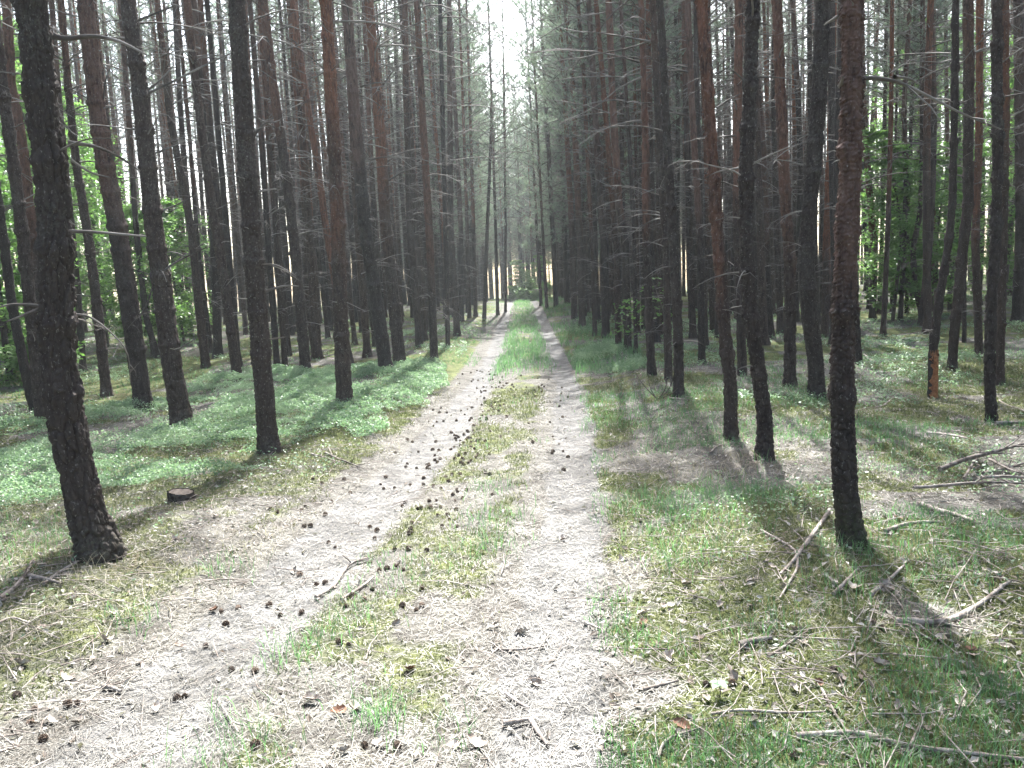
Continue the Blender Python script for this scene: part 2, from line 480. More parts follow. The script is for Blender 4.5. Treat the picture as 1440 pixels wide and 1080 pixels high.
def dead_branches(path, rad, z0, z1, n, rng_, lmax=1.6, rmin=.004, bias=None, twigs=5, whorls=None):
    res = []
    whorl = .42
    per = max(1, n * whorl / (z1 - z0))
    for zz in (whorls if whorls is not None else whorl_list(z0, z1, rng_)):
        k = rng_.poisson(per)
        for _ in range(k):
            z = zz + rng_.normal(0, .05)
            az = rng_.uniform(0, 2 * math.pi)
            if bias is not None and rng_.uniform() < .35: az = bias + rng_.normal(0, .6)
            f = sstep(z0 - .5, z0 + 5, z)
            L = lmax * rng_.uniform(.12, 1.0) ** 1.3 * (.35 + .65 * f)
            if rng_.uniform() < .42: L = min(L * .3, .22)
            r = float(rad(np.array([z]))[0]); xy = path(np.array([z]))[0]
            p0 = (xy[0] + math.cos(az) * r * .8, xy[1] + math.sin(az) * r * .8, z)
            tw = 0 if L < .25 else twigs
            res.append(branch_geo(p0, az, L, rng_, droop=rng_.uniform(.05, .6), rise=rng_.uniform(.0, .6), twigs=tw, r0=max(rmin, .0045 + .0065 * L)))
    return res

def mesh_of(branches, name, mat):
    mb = MB()
    for b in branches:
        for P, r, s in b: mb.add(*tube(P, r, s))
    return mb.mesh(name, mat)

def crown_geo(rng_, z0, z1, width, nbr=34, tufts=13, needles=26, nl=.16, nw=.018):
    wood = MB(); pts = []; dirs = []
    tip = None
    for i in range(nbr):
        t = (i + rng_.uniform(0, 1)) / nbr
        z = z0 + (z1 - z0) * t
        az = i * 2.399 + rng_.normal(0, .5)
        prof = (math.sin(math.pi * min(1, .18 + .82 * (1 - t))) ** .7 if t > .2 else .55 + 2.2 * t)
        L = max(.35, width * .5 * prof * rng_.uniform(.65, 1.2)) 
        d = np.array([math.cos(az), math.sin(az), .15 + .6 * t]); d /= np.linalg.norm(d)
        P = [np.array([0, 0, z])]
        for s in range(5):
            d = d + np.array([rng_.normal(0, .12), rng_.normal(0, .12), .10]); d /= np.linalg.norm(d)
            P.append(P[-1] + d * L / 5)
        P = np.array(P); wood.add(*tube(P, np.linspace(.022, .006, 6), 4))
        m = max(4, int(tufts * (.5 + L / width)))
        for j in range(m):
            u = (rng_.uniform(.3, 1.0) ** .7) * 5; k = min(int(u), 4); q = P[k] + (P[k + 1] - P[k]) * (u - k)
            off = rng_.normal(0, 1, 3); off[2] = abs(off[2]) * .5; off /= np.linalg.norm(off)
            q2 = q + off * rng_.uniform(.05, .38)
            wood.add(*tube(np.array([q, q2]), np.array([.006, .003]), 3))
            pts.append(q2); dirs.append(off * .8 + (P[k + 1] - P[k]) / (L / 5) * .6 + np.array([0, 0, .4]))
    pts = np.array(pts); dirs = np.array(dirs); n = len(pts)
    C = np.repeat(pts, needles, 0); D = np.repeat(dirs, needles, 0) + rng_.normal(0, .75, (n * needles, 3))
    D /= np.linalg.norm(D, axis=1)[:, None]
    C = C - np.repeat(dirs, needles, 0) * rng_.uniform(0, .12, (n * needles, 1))
    A = np.cross(D, rng_.normal(0, 1, D.shape)); A /= np.linalg.norm(A, axis=1)[:, None] + 1e-9
    L = nl * rng_.uniform(.6, 1.2, (len(C), 1)); W = nw * rng_.uniform(.7, 1.2, (len(C), 1))
    V = np.stack([C - A * W * .5, C + A * W * .5, C + D * L], 1).reshape(-1, 3)
    F = np.arange(len(V)).reshape(-1, 3)
    return wood, V, F

H_TREE = 16.5
CROWNS = []; CROWNWOOD = []
for k in range(12):
    r_ = np.random.default_rng(100 + k)
    if k < 6: w, V, F = crown_geo(r_, 11.0 + r_.uniform(-.8, .8), 16.8, 2.6 + r_.uniform(-.3, .5), nbr=26, needles=6)
    elif k > 8: w, V, F = crown_geo(r_, 3.4 + r_.uniform(-.8, .8), 16.8, 4.4 + r_.uniform(-.3, .5), nbr=62, tufts=14, needles=12, nl=.19, nw=.020)
    else: w, V, F = crown_geo(r_, 6.2 + r_.uniform(-.8, .8), 16.8, 3.7 + r_.uniform(-.3, .5), nbr=50, tufts=13, needles=10, nl=.17, nw=.018)   # edge trees keep their limbs lower
    CROWNS.append(mesh('pine_crown', V, F, M_NEEDLE, False))
    CROWNWOOD.append(w.mesh('crown_limbs', M_DEAD))

straight = lambda zs: np.zeros((len(np.atleast_1d(zs)), 2))
def rad_std(r): return lambda zs: np.interp(zs, [-.3, 0, .4, 8, 16.8], [r * 1.25, r * 1.2, r, r * .74, .03])

# ------------------------------------------------------------------ the measured pines (pixel polyline of each trunk in the photograph -> real position and lean)
# key: (points base->top, width at base px, width at top px, red start height, red amount, label)
PINES = [
 ([(139,783),(118,700),(97,612),(85,514),(80,330),(65,150),(49,0)],64,46,8,.4,'thickest dark furrowed pine leaning at the left edge, its base on dry litter'),
 ([(203,576),(165,320),(149,240),(135,150),(119,0)],28,24,3,.7,'pine with rusty upper bark, second large trunk right of the thickest left pine'),
 ([(257,603),(237,480),(217,320),(198,130),(180,0)],32,22,9,.3,'dark pine in the bilberry carpet with long upswept dead branch halfway up'),
 ([(378,637),(370,520),(358,360),(347,165),(337,0)],31,25,8,.3,'straight grey brown pine standing at the near right corner of the bilberry carpet'),
 ([(485,571),(478,420),(476,320),(468,165),(459,0)],25,18,3.2,1,'upright pine with red upper trunk closest to the left wheel track'),
 ([(544,524),(514,320),(500,165),(489,0)],22,16,4.2,1,'leaning dark pine, left one of the close pair behind the bilberry clump'),
 ([(563,515),(543,320),(533,165),(519,0)],20,14,3.6,1,'reddish topped pine, right one of the close pair behind the bilberry clump'),
 ([(590,488),(588,458),(576,320),(570,120),(568,0)],13,10,6,.5,'slim dark pine between the close pair and the straight brown edge pine'),
 ([(611,514),(604,320),(595,165),(587,0)],14,10,3,.8,'straight brown pine standing nearest the left grass edge, mid distance'),
 ([(630,488),(626,320),(618,0)],8,7,9,0,'thin grey lichen covered pine just right of the straight brown edge pine'),
 ([(643,472),(634,320),(632,0)],12,8,6,.4,'dark pine just behind the thin grey lichen covered trunk'),
 ([(681,448),(685,330),(690,205)],7,5,7,.6,'slim pine tilted slightly right at the left verge far along the track'),
 ([(700,443),(697,320),(690,100)],6,4,6,.8,'slender far pine standing right of the tilted slim pine on left verge'),
 ([(711,438),(711,320),(709,150)],5,4,6,.5,'farthest slender pine on the left verge before the track end'),
 ([(60,597),(46,460),(31,320),(18,214),(3,105),(-8,0)],19,17,6,.6,'leaning dark pine seen just left of the thickest left pine'),
 ([(50,580),(43,556),(19,431),(6,320),(-6,240)],15,14,7,.5,'leaning pine with light lichen speckles cut by the left picture edge'),
 ([(85,560),(60,440),(42,306),(30,200),(14,122),(7,0)],17,15,2.8,.9,'reddish pine half hidden behind the thickest left pine'),
 ([(150,557),(138,440),(122,320),(108,240),(98,150),(85,0)],17,11,5,.4,'grey pine with big pale drooping branch in front, behind left bilberries'),
 ([(117,523),(108,400),(100,320),(82,150),(70,0)],11,9,5,.6,'thin pine in the shade right behind the thickest left pine'),
 ([(222,503),(205,445),(191,320),(180,153),(168,0)],10,8,5,.7,'thin brown pine seen between the two large left pines'),
 ([(290,517),(280,430),(269,320),(240,165),(222,0)],15,10,7,.4,'leaning grey pine right of the pine with the long upswept branch'),
 ([(334,535),(322,440),(303,320),(281,165),(263,0)],17,12,6,.5,'dark leaning pine just left of the straight grey brown pine'),
 ([(297,495),(278,340),(268,200),(250,0)],8,6,5,.6,'very thin pine beside the leaning grey pine in the left stand'),
 ([(390,519),(377,320),(370,200),(355,0)],11,8,5,.7,'slender pine immediately right of the straight grey brown pine'),
 ([(401,518),(388,330),(380,230),(364,0)],10,7,5,.6,'slender dark pine in the gap left of the big leaning bilberry edge pine'),
 ([(431,527),(411,320),(398,214),(381,100),(370,0)],18,14,5,.6,'big leaning pine at the back edge of the bilberry carpet'),
 ([(443,495),(436,459),(432,403),(430,320),(418,150),(405,0)],11,8,4,.8,'curved reddish pine behind the big leaning bilberry edge pine'),
 ([(493,512),(470,390),(459,320),(450,254),(434,153),(413,6)],12,10,1.8,1,'strongly leaning pine with bright red bark behind the upright red topped pine'),
 ([(448,487),(445,403),(430,200),(415,0)],9,6,4,.7,'slim pine between the big leaning pine and the upright red topped pine'),
 ([(509,467),(500,400),(492,320),(480,200),(465,0)],8,6,4,.8,'slim pine seen right of the upright red topped pine, far back'),
 ([(527,488),(519,400),(512,320),(490,100)],9,6,5,.5,'dark slim pine half hidden behind the left one of the close pair'),
 ([(407,500),(392,350),(384,230),(368,0)],9,6,5,.6,'straight thin pine far back between two leaning left pines'),
 ([(649,452),(648,320),(640,150),(632,0)],9,6,4,.8,'pine at the left verge with reddish stem, right of the lichen trunk'),
 ([(660,447),(657,320),(651,150)],7,5,4,.8,'slender red pine in the left verge row, second beyond the lichen trunk'),
 ([(669,445),(666,320),(660,120)],7,5,4,.9,'slender red pine in the left verge row, third beyond the lichen trunk'),
 ([(1198,768),(1188,680),(1184,600),(1183,500),(1187,360),(1193,240),(1194,0)],42,35,1.1,.9,'flaky reddish pine in the right foreground, nearest trunk on the right'),
 ([(1075,647),(1076,590),(1067,530),(1055,450),(1049,360),(1047,230),(1053,115),(1057,0)],26,21,9,.1,'grey barked pine with a crooked base right of the track'),
 ([(1027,618),(1028,545),(1020,465),(1013,360),(1008,290),(1000,150),(989,0)],23,18,2.4,.95,'dark based pine with red top, standing left of the crooked grey pine'),
 ([(1111,545),(1112,360),(1107,300),(1101,150),(1095,0)],20,16,2.6,.8,'straight reddish brown pine between the crooked grey pine and the black pine'),
 ([(1149,561),(1146,500),(1137,440),(1132,360),(1137,290),(1145,200),(1150,130),(1154,0)],28,24,12,0,'nearly black bowed pine behind the flaky foreground pine'),
 ([(955,557),(953,450),(946,330),(938,200),(934,115),(928,0)],17,12,6,.4,'dark upright pine with bare twiggy shrub at its foot'),
 ([(940,535),(936,340),(925,165),(918,0)],13,10,6,.5,'pine directly left of the dark upright pine with the bare shrub'),
 ([(916,527),(909,340),(907,165),(902,0)],14,9,3.2,1,'red stemmed pine standing at the right end of the right bilberry clump'),
 ([(924,481),(918,400),(915,340),(900,0)],11,8,4,.7,'pine half hidden behind the red stemmed pine right of the track'),
 ([(894,497),(892,340),(885,200),(872,0)],7,6,5,.5,'thin dark pine left of the red stemmed pine right of the track'),
 ([(883,493),(879,340),(871,300),(862,165),(855,0)],13,11,3,1,'red barked pine rising behind the pale leaved sapling'),
 ([(870,491),(866,340),(855,200),(838,0)],11,8,4,.7,'dark pine with the pale leaved sapling at its foot'),
 ([(852,475),(850,340),(845,300),(835,100),(829,0)],14,9,4,.6,'stout dark pine just left of the pale leaved sapling'),
 ([(837,473),(832,340),(820,100),(812,0)],8,6,4,.6,'thin pine on the right verge left of the stout dark pine'),
 ([(819,461),(816,340),(806,120),(795,0)],12,8,4,.6,'dark pine on the right verge beside the tall grass'),
 ([(808,449),(805,340),(795,150),(785,0)],11,7,4,.6,'dark pine on the right verge, next one beyond the tall grass'),
 ([(782,432),(778,340),(771,200),(765,100)],9,6,5,.5,'far pine on the right verge with a broad dark foot'),
 ([(769,434),(764,340),(757,200)],6,4,5,.5,'thin far pine second from the right track end'),
 ([(761,430),(756,340),(751,250)],6,4,5,.4,'farthest pine on the right verge next to the track end'),
 ([(987,511),(985,360),(982,300),(973,165),(966,0)],12,10,2.6,1,'red barked pine between the dark upright pine and the dark based pine'),
 ([(1002,468),(998,360),(990,150),(985,0)],9,7,4,.7,'thin far pine seen just right of the red barked right stand pine'),
 ([(973,447),(970,340),(962,150),(955,0)],11,8,4,.8,'far pine in the right stand with a wide reddish stem'),
 ([(1085,475),(1080,410),(1079,360),(1078,300),(1073,200),(1065,115),(1055,0)],11,8,3,.6,'thin curved pine seen right of the crooked grey pine'),
 ([(1044,529),(1040,400),(1037,300),(1038,150),(1040,0)],15,14,2.6,1,'red barked pine hidden behind the crooked grey pine'),
 ([(1160,474),(1163,340),(1168,200),(1172,0)],13,12,2.4,1,'red pine showing between the black pine and the flaky pine'),
 ([(1208,513),(1203,420),(1200,340),(1206,200),(1208,0)],11,9,5,.6,'dark pine mostly hidden behind the flaky foreground pine'),
 ([(1227,450),(1229,340),(1222,250),(1216,170),(1212,0)],12,9,2,1,'reddish pine showing right of the flaky foreground pine'),
 ([(1236,441),(1240,300),(1243,0)],7,6,6,.3,'thin grey pine right of the reddish pine by the flaky trunk'),
 ([(1253,442),(1255,340),(1256,306),(1263,92),(1265,0)],5,4,9,0,'thinnest black pole pine in front of the right green bushes'),
 ([(1266,451),(1272,340),(1274,250),(1271,150),(1280,0)],8,8,4,.7,'slim brown pine in front of the right green bushes'),
 ([(1297,450),(1287,400),(1284,350),(1295,300),(1298,245),(1300,0)],9,8,6,.3,'bent dark pine with a kinked leaning foot in the right stand'),
 ([(1311,560),(1311,500),(1316,450),(1324,392),(1332,340),(1337,290),(1339,150),(1339,0)],14,11,7,.3,'crooked pine with bright orange peeled wood at its foot'),
 ([(1338,522),(1343,460),(1349,400),(1356,330),(1361,290),(1362,150),(1361,0)],15,17,5,.4,'dark pine leaning right just behind the orange peeled pine'),
 ([(1377,501),(1373,340),(1380,200),(1383,0)],13,11,3,.9,'pine seen between the dark leaning pine and the thin footed right pine'),
 ([(1396,594),(1391,540),(1391,460),(1398,340),(1400,200),(1397,0)],17,16,4,.9,'dark pine with the lowest foot at the right edge beside fallen sticks'),
 ([(1406,542),(1407,450),(1410,340),(1413,150),(1412,0)],14,13,4,.6,'dark pine overlapping right behind the lowest footed right edge pine'),
 ([(1430,454),(1434,340),(1432,250),(1424,0)],18,15,4,.4,'stout grey pine cut by the right picture edge'),
 ([(1336,438),(1335,300),(1333,0)],8,6,4,.6,'thin far pine above the orange peeled foot'),
 ([(1275,440),(1276,300),(1287,0)],7,6,6,.3,'thin dark pine right behind the slim brown pine on the right'),
 ([(1356,482),(1358,340),(1367,0)],7,6,6,.4,'thin dark pine right behind the dark leaning right pine'),
 ([(1308,442),(1312,320),(1313,0)],9,8,1.5,1,'slender red pine in front of the right green bushes'),
]
# long branches that can be told apart in the photograph, by tree index
BR = {
 0: [([(75,50),(90,52),(125,47),(160,53),(195,70)],.017),([(32,51),(12,52),(-12,49)],.014),([(95,200),(125,203),(150,215),(170,232)],.012),([(100,225),(120,240),(142,246)],.008),
     ([(97,325),(130,326),(171,329),(197,331)],.011),([(57,325),(30,320),(8,322)],.010),([(92,443),(115,445),(140,470),(155,500),(152,545)],.007),([(62,432),(58,450)],.012),([(60,430),(20,428),(-8,434)],.010)],
 1: [([(186,457),(203,432),(212,400)],.022),([(160,372),(185,378),(215,388)],.012),([(145,165),(146,130),(150,105),(160,85)],.014),([(158,215),(162,225),(165,215)],.02)],
 2: [([(205,133),(240,112),(300,78),(330,62)],.016),([(203,130),(220,110),(233,88)],.016),([(200,130),(180,120),(158,108)],.012),([(220,390),(250,370),(297,349)],.017),([(240,497),(265,485),(287,474)],.015),
     ([(212,302),(240,288),(265,272)],.013),([(207,220),(235,207),(264,192)],.013),([(185,32),(210,15),(235,-2)],.016)],
 3: [([(372,410),(395,402),(412,402)],.015),([(365,412),(345,420),(325,418)],.01),([(375,478),(390,476)],.012),([(357,190),(370,172),(384,168)],.014),([(360,270),(372,266),(383,263)],.014),([(365,535),(362,550),(372,560)],.006)],
 4: [([(466,31),(496,29),(532,31),(569,43),(593,55)],.014),([(476,420),(500,430),(518,438)],.007)],
 5: [([(507,122),(535,117),(570,125),(600,145),(625,170),(645,198)],.012),([(511,228),(540,220),(590,222),(625,235)],.012),([(508,385),(535,373),(550,372)],.011)],
 6: [([(538,120),(560,95),(595,80),(620,55),(640,35),(662,22)],.015),([(541,172),(565,160),(590,160),(615,170),(632,190)],.012),([(543,228),(570,213),(600,210),(640,222),(656,252)],.013),([(546,278),(570,262),(600,258),(617,259)],.012),([(527,22),(560,15),(590,-5)],.012)],
 35: [([(1208,110),(1240,107),(1275,110),(1320,125),(1380,150),(1442,170)],.012),([(1258,108),(1300,98),(1340,94)],.009),([(1182,120),(1166,121)],.012),([(1180,22),(1167,28)],.01)],
 36: [([(1058,110),(1080,107),(1110,107),(1142,111)],.008),([(1045,112),(1030,109),(1017,110)],.009),([(1055,232),(1072,224),(1090,217)],.009),([(1040,236),(1015,238),(1000,245)],.008)],
 37: [([(1008,152),(1025,140),(1042,131)],.011),([(997,35),(1018,17),(1034,-2)],.011),([(1010,225),(1020,250),(1022,300),(1030,340)],.008)],
 39: [([(1130,233),(1112,225),(1090,220)],.009)],
 42: [([(905,107),(870,125),(840,150),(800,170),(785,178)],.012)],
 9: [([(630,420),(650,416),(668,417)],.007),([(630,432),(645,440),(655,450)],.006),([(630,432),(640,445),(645,462)],.006)],
}

tree_pos = []
def build_pine(i, spec):
    pts, w0, w1, redz, redamt, label = spec
    base = ground_pt(*pts[0]); d = depth(base)
    P = np.array([base] + [plane_pt(u, v, base) for u, v in pts[1:]])
    rr = np.interp(np.linspace(0, 1, len(pts)), [0, 1], [w0, w1])
    rr = rr * np.array([depth(p) for p in P]) / FPX / 2
    rr = rr * (.80 if i in (0, 35) else .88 if i < 7 else .82)
    Q = P - base
    zq = np.maximum.accumulate(Q[:, 2] + np.arange(len(Q)) * 1e-4)
    zt = zq[-1]
    lean = (Q[-1, :2] - Q[0, :2]) / max(zt, .1)
    r_ = np.random.default_rng(500 + i)
    H = max(H_TREE + r_.uniform(-1.5, 1), zt + 6)
    if i == 11: H = zt + 2.2          # the short tilted pine under the sky gap
    ze = np.array([zt + (H - zt) * .5, H]); xe = np.array([Q[-1, :2] + lean * .7 * (z - zt) for z in ze])
    zz = np.concatenate([[-.25], zq, ze]); xy = np.vstack([Q[0, :2] * 1.0, Q[:, :2], xe])
    # small random sway of each trunk towards / away from the viewer
    sw = r_.normal(0, .012); sway = lambda z: sw * np.clip(z, 0, None)
    zs_f = np.linspace(-.3, H, 400)
    cx_ = np.interp(zs_f, zz, xy[:, 0]); cy_ = np.interp(zs_f, zz, xy[:, 1])
    kern = np.hanning(15 if zt < 6 else 21); kern /= kern.sum(); pad = len(kern) // 2
    cx_ = np.convolve(np.pad(cx_, pad, 'edge'), kern, 'valid'); cy_ = np.convolve(np.pad(cy_, pad, 'edge'), kern, 'valid')
    path = lambda z: np.stack([np.interp(z, zs_f, cx_), np.interp(z, zs_f, cy_) + sway(np.asarray(z))], -1)
    rz = np.concatenate([[-.3], zq, [zt + (H - zt) * .6, H]]); rv = np.concatenate([[rr[0] * 1.02], rr, [rr[-1] * .6, .02]])
    rad = lambda z: np.interp(z, rz, rv)
    wpx = w0 * .71
    nseg = int(np.clip(3.0 * wpx, 10, 150))
    vis = min(zt + .4, H - 1)
    ppm = FPX * .71 / d
    dz = max(.0045, .85 / ppm if wpx > 12 else 2.2 / ppm)
    zs = np.concatenate([np.arange(-.25, vis, dz), np.linspace(vis, H, 14)])
    if i == 35: kw = dict(plate=(.045, .05), amp=.009, flaky=1.5, moss=1.0)
    elif i == 0: kw = dict(plate=(.048, .17), amp=.021, moss=.25)
    elif i in (3, 36, 39): kw = dict(plate=(.045, .07), amp=.011, flaky=.8)
    else: kw = dict(plate=(.045, .13), amp=.014 * min(1, .6 + w0 / 60), flaky=.3)
    wl = whorl_list(r_.uniform(.7, 1.2), 11.5, r_)
    V, F, at = trunk_geo(zs, path, rad, nseg, 40 + i * 13, whorls=wl, red=(redz - 1.2, redz + 1.2), redamt=redamt, **kw)
    e = empty('pine_tree', base, label, 'pine tree')
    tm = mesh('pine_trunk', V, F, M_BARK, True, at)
    t = obj('trunk', tm, e)
    # crown and its limbs
    dd_ = depth(base) - (10 if base[0] < 0 else 0)     # the left edge trees are barer
    k = i % 6 if dd_ < 22 or i == 11 else (6 + i % 3 if dd_ < 36 else 9 + i % 3)
    c = obj('crown', CROWNS[k], e); xyc = path(np.array([13.0]))[0]
    c.location = (xyc[0], xyc[1], H - 16.8); c.rotation_euler = (0, 0, r_.uniform(0, 6.28))
    l = obj('limb_framework', CROWNWOOD[k], c)
    # branches
    br = []
    for pxs, r0 in BR.get(i, []):
        B = [plane_pt(u, v, base) - base for u, v in pxs]
        offs = r_.uniform(-.35, .35)
        B = np.array(B); B[:, 1] += np.linspace(0, 1, len(B)) * offs
        br.append((smooth_path(B, 14), r0, r_))
    for S, r0, _ in br:
        mb = MB(); mb.add(*tube(S, np.interp(np.linspace(0, 1, len(S)), [0, .08, 1], [r0 * 1.35, r0, r0 * .35]), 7))
        Ls = np.linalg.norm(S[-1] - S[0])
        for j in range(3 if Ls > .5 else 0):
            q = S[r_.integers(5, 13)]; dq = r_.normal(0, 1, 3); dq[2] -= .3; dq /= np.linalg.norm(dq)
            LL = r_.uniform(.08, .35) * min(1, Ls)
            mb.add(*tube(np.array([q, q + dq * LL * .5 + r_.normal(0, .015, 3), q + dq * LL]), np.array([r0 * .4, r0 * .3, r0 * .15]), 4))
        obj('branch', mb.mesh('pine_branch', M_DEAD), e)
    side = 1 if base[0] < xc(base[1]) else -1
    bias = 0.0 if side > 0 else math.pi
    near = d < 12
    bs = dead_branches(path, rad, 1.0 if near else 1.6, min(11.5, H - 1), 52 if near else 92, r_, lmax=1.3 if near else 2.2, rmin=.004 if near else .005, bias=bias, twigs=4, whorls=wl)
    if w0 >= 15:
        hgt = [b[0][0][0][2] for b in bs]
        big = [j for j in np.argsort([-b[0][1][0] for b in bs]) if hgt[j] < zt][:9]
        for j in big: obj('branch', mesh_of([bs[j]], 'pine_branch', M_DEAD), e)
        bs = [b for j, b in enumerate(bs) if j not in big]
    dw = obj('dead_twig_layer', mesh_of(bs, 'dead_twigs', M_DEAD), e); dw['kind'] = 'stuff'
    tree_pos.append((base[0], base[1], rr[0])); tree_spots.append((base[0], base[1], rr[0]))
    return e

for i, s in enumerate(PINES): 
    e = build_pine(i, s)
    if i == 66:     # peeled foot of the crooked pine
        b = np.array(e.location); Lp = [plane_pt(u, v, b) - b for u, v in [(1311,562),(1311.5,540),(1312,515),(1312,496)]]
        P = smooth_path(Lp, 26); r0 = 13.2 / 2 * depth(b) / FPX
        th = np.linspace(math.pi * 1.18, math.pi * 2.12, 22)    # the side that faces the clearing
        rag = .05 * np.sin(np.arange(22) * 2.1)
        rows = []
        for j, p in enumerate(P):
            th = np.linspace(math.pi * (1.22 + .10 * math.sin(j * 1.7) + .05 * math.sin(j * 4.1)), math.pi * (2.10 + .07 * math.sin(j * 2.3)), 22)
            rows.append(np.stack([p[0] + r0 * 1.05 * np.cos(th), p[1] + r0 * 1.05 * np.sin(th), np.full(22, p[2]) + (rag if j in (0, 25) else 0)], -1))
        V = np.array(rows).reshape(-1, 3); n = 22
        F = np.array([[j * n + k, j * n + k + 1, (j + 1) * n + k + 1, (j + 1) * n + k] for j in range(25) for k in range(n - 1)])
        pe = obj('peeled_patch', mesh('peeled_patch', V, F, M_PEEL), e); tag(pe, 'bright orange bare wood where bark was stripped')
        md = pe.modifiers.new('s', 'SOLIDIFY'); md.thickness = .012; md.offset = -1

# ------------------------------------------------------------------ further pines: plantation rows behind the measured ones
protos = []
for k in range(6):
    r_ = np.random.default_rng(900 + k)
    sx, sy, ph = r_.normal(0, .12, 3)
    path = (lambda sx, sy, ph: lambda zs: np.stack([sx * np.sin(np.asarray(zs) * .35 + ph * 9) - sx * math.sin(ph * 9), sy * np.sin(np.asarray(zs) * .28 + ph * 5) - sy * math.sin(ph * 5)], -1))(sx, sy, ph)
    rad = rad_std(.078 + .009 * (k % 3))
    zs = np.concatenate([np.arange(-.3, 9, .11), np.linspace(9, 16.6, 12)])
    wl = whorl_list(1.2, 11.5, r_)
    V, F, at = trunk_geo(zs, path, rad, 14, 700 + k * 7, plate=(.07, .16), amp=.010, red=(3.0 + k * .5, 6.5 + k * .5), redamt=[.9, .3, 1, .6, .15, .8][k])
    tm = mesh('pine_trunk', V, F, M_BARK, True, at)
    bs = dead_branches(path, rad, 1.6, 11.5, 90, r_, lmax=2.0, rmin=.0045, twigs=6, whorls=wl)
    dm = mesh_of(bs, 'dead_twigs', M_DEAD)
    protos.append((tm, dm, CROWNS[k], CROWNWOOD[k]))

cand = []
r_ = np.random.default_rng(3)
sp = 1.75
for gi in range(-20, 21):
    for gj in range(-9, 58):
        x = gi * sp + r_.normal(0, .28) + (.4 if gj % 2 else 0); y = gj * sp * .95 + r_.normal(0, .3)
        if r_.uniform() < .17: continue
        cand.append((x, y))
for _ in range(330):      # the verge rows stand closer
    sd = r_.choice([-1, 1], p=[.36, .64]); yy = r_.uniform(18, 62); cand.append((float(xc(yy)) + sd * r_.uniform(2.35, 10), yy))
sel = []; far = []; taken = []
tp = np.array(tree_pos)
for x, y in cand:
    c = abs(x - float(xc(y)))
    if c < 2.25 + .25 * r_.uniform() and y < 68: continue
    if y > 60 and c > 14: continue
    dist = math.hypot(x, y)
    if dist < 2.6: continue
    if np.min(np.hypot(tp[:, 0] - x, tp[:, 1] - y)) < 1.15: continue
    if any(abs(x - q[0]) < .62 and abs(y - q[1]) < .62 for q in taken): continue
    taken.append((x, y))
    u, v, z = project(np.array([x, y, float(terrain(x, y))]))
    inframe = z > 0 and -40 < u < 1480
    if inframe and y < 17.5 and abs(u - 720) < 760: continue      # the photograph shows no other trunk there
    # keep the green glades at the far left and right open
    if inframe and (u < 330 or u > 1240) and 17 < y < 30 and r_.uniform() < .55: continue
    (sel if inframe else far).append((x, y, z))
sel.sort(key=lambda t: t[2])
N_IND = 300 - len(PINES)
ind, rest = sel[:N_IND], sel[N_IND:]
far += rest
ring = []
GREG = {}
for j, (x, y, z) in enumerate(ind):
    k = int(r_.integers(0, 6)); tm, dm, cm, cw = protos[k]
    left = x < 0
    a = abs(x - float(xc(y)))
    if a < 4.2:
        lab = 'slender pine lining the %s verge of the track, farther off than the near trunks' % ('left' if left else 'right'); grp = 'verge pines %s of the track' % ('left' if left else 'right')
    elif a < 11:
        lab = 'slender pine deep in the %s stand behind the front trunks' % ('left' if left else 'right'); grp = 'pines inside the %s stand' % ('left' if left else 'right')
    else:
        lab = 'slender pine in the outer %s stand near the green broadleaf bushes' % ('left' if left else 'right'); grp = 'outer pines of the %s stand' % ('left' if left else 'right')
    q = k
    if (a < 4.2 and y > (20 if x > 0 else 34)) or y > 62:
        q = 6 + j % 3 + (3 if y > 25 and (j % 3 == 0 or y > 62) else 0); cm, cw = CROWNS[q], CROWNWOOD[q]
    e = empty('pine_tree', (x, y, float(terrain(x, y))), lab, 'pine tree', grp, r_.uniform(0, 6.28))
    s = r_.uniform(.85, 1.12); e.scale = (s * r_.uniform(.8, 1.2),) * 2 + (s,)
    e.rotation_euler = (r_.normal(0, .012), r_.normal(0, .012), e.rotation_euler[2])
    t = obj('trunk', tm, e); c = obj('crown', cm, e); l = obj('limb_framework', cw, c); d = obj('dead_twig_layer', dm, e); d['kind'] = 'stuff'
    tree_spots.append((x, y, .13))
    GREG.setdefault(q, (t, c, l, d))

# outside the 300: one object of stuff, instancing the trees above
fv = np.array([(x, y, float(terrain(x, y))) for x, y, _ in far])
pm = bpy.data.meshes.new('far_pines'); pm.from_pydata([tuple(p) for p in fv], [], [])
ks = sorted(GREG)
lowk = [i for i, k in enumerate(ks) if k >= 9]; stdk = [i for i, k in enumerate(ks) if k < 6]
fvar = np.array([r_.choice(lowk if (p[1] > 60 or (p[1] > 38 and abs(p[0]) < 4.2)) else stdk) for p in fv])
for nm, ty, arr in (('variant', 'INT', fvar), ('turn', 'FLOAT', r_.uniform(0, 6.28, len(fv))), ('size', 'FLOAT', r_.uniform(.85, 1.15, len(fv)))):
    at = pm.attributes.new(nm, ty, 'POINT'); at.data.foreach_set('value', arr.astype(np.int32 if ty == 'INT' else np.float32))
fo = obj('far_pine_forest', pm)
tag(fo, 'mass of distant pine trunks and crowns filling the forest background', 'forest', kind='stuff')
ng = bpy.data.node_groups.new('far_pines', 'GeometryNodeTree')
ng.interface.new_socket('Geometry', in_out='INPUT', socket_type='NodeSocketGeometry')
ng.interface.new_socket('Geometry', in_out='OUTPUT', socket_type='NodeSocketGeometry')
gi_ = ng.nodes.new('NodeGroupInput'); go_ = ng.nodes.new('NodeGroupOutput'); J = ng.nodes.new('GeometryNodeJoinGeometry')
def named(nm, ty):
    n = ng.nodes.new('GeometryNodeInputNamedAttribute'); n.data_type = ty; n.inputs['Name'].default_value = nm; return n.outputs['Attribute']
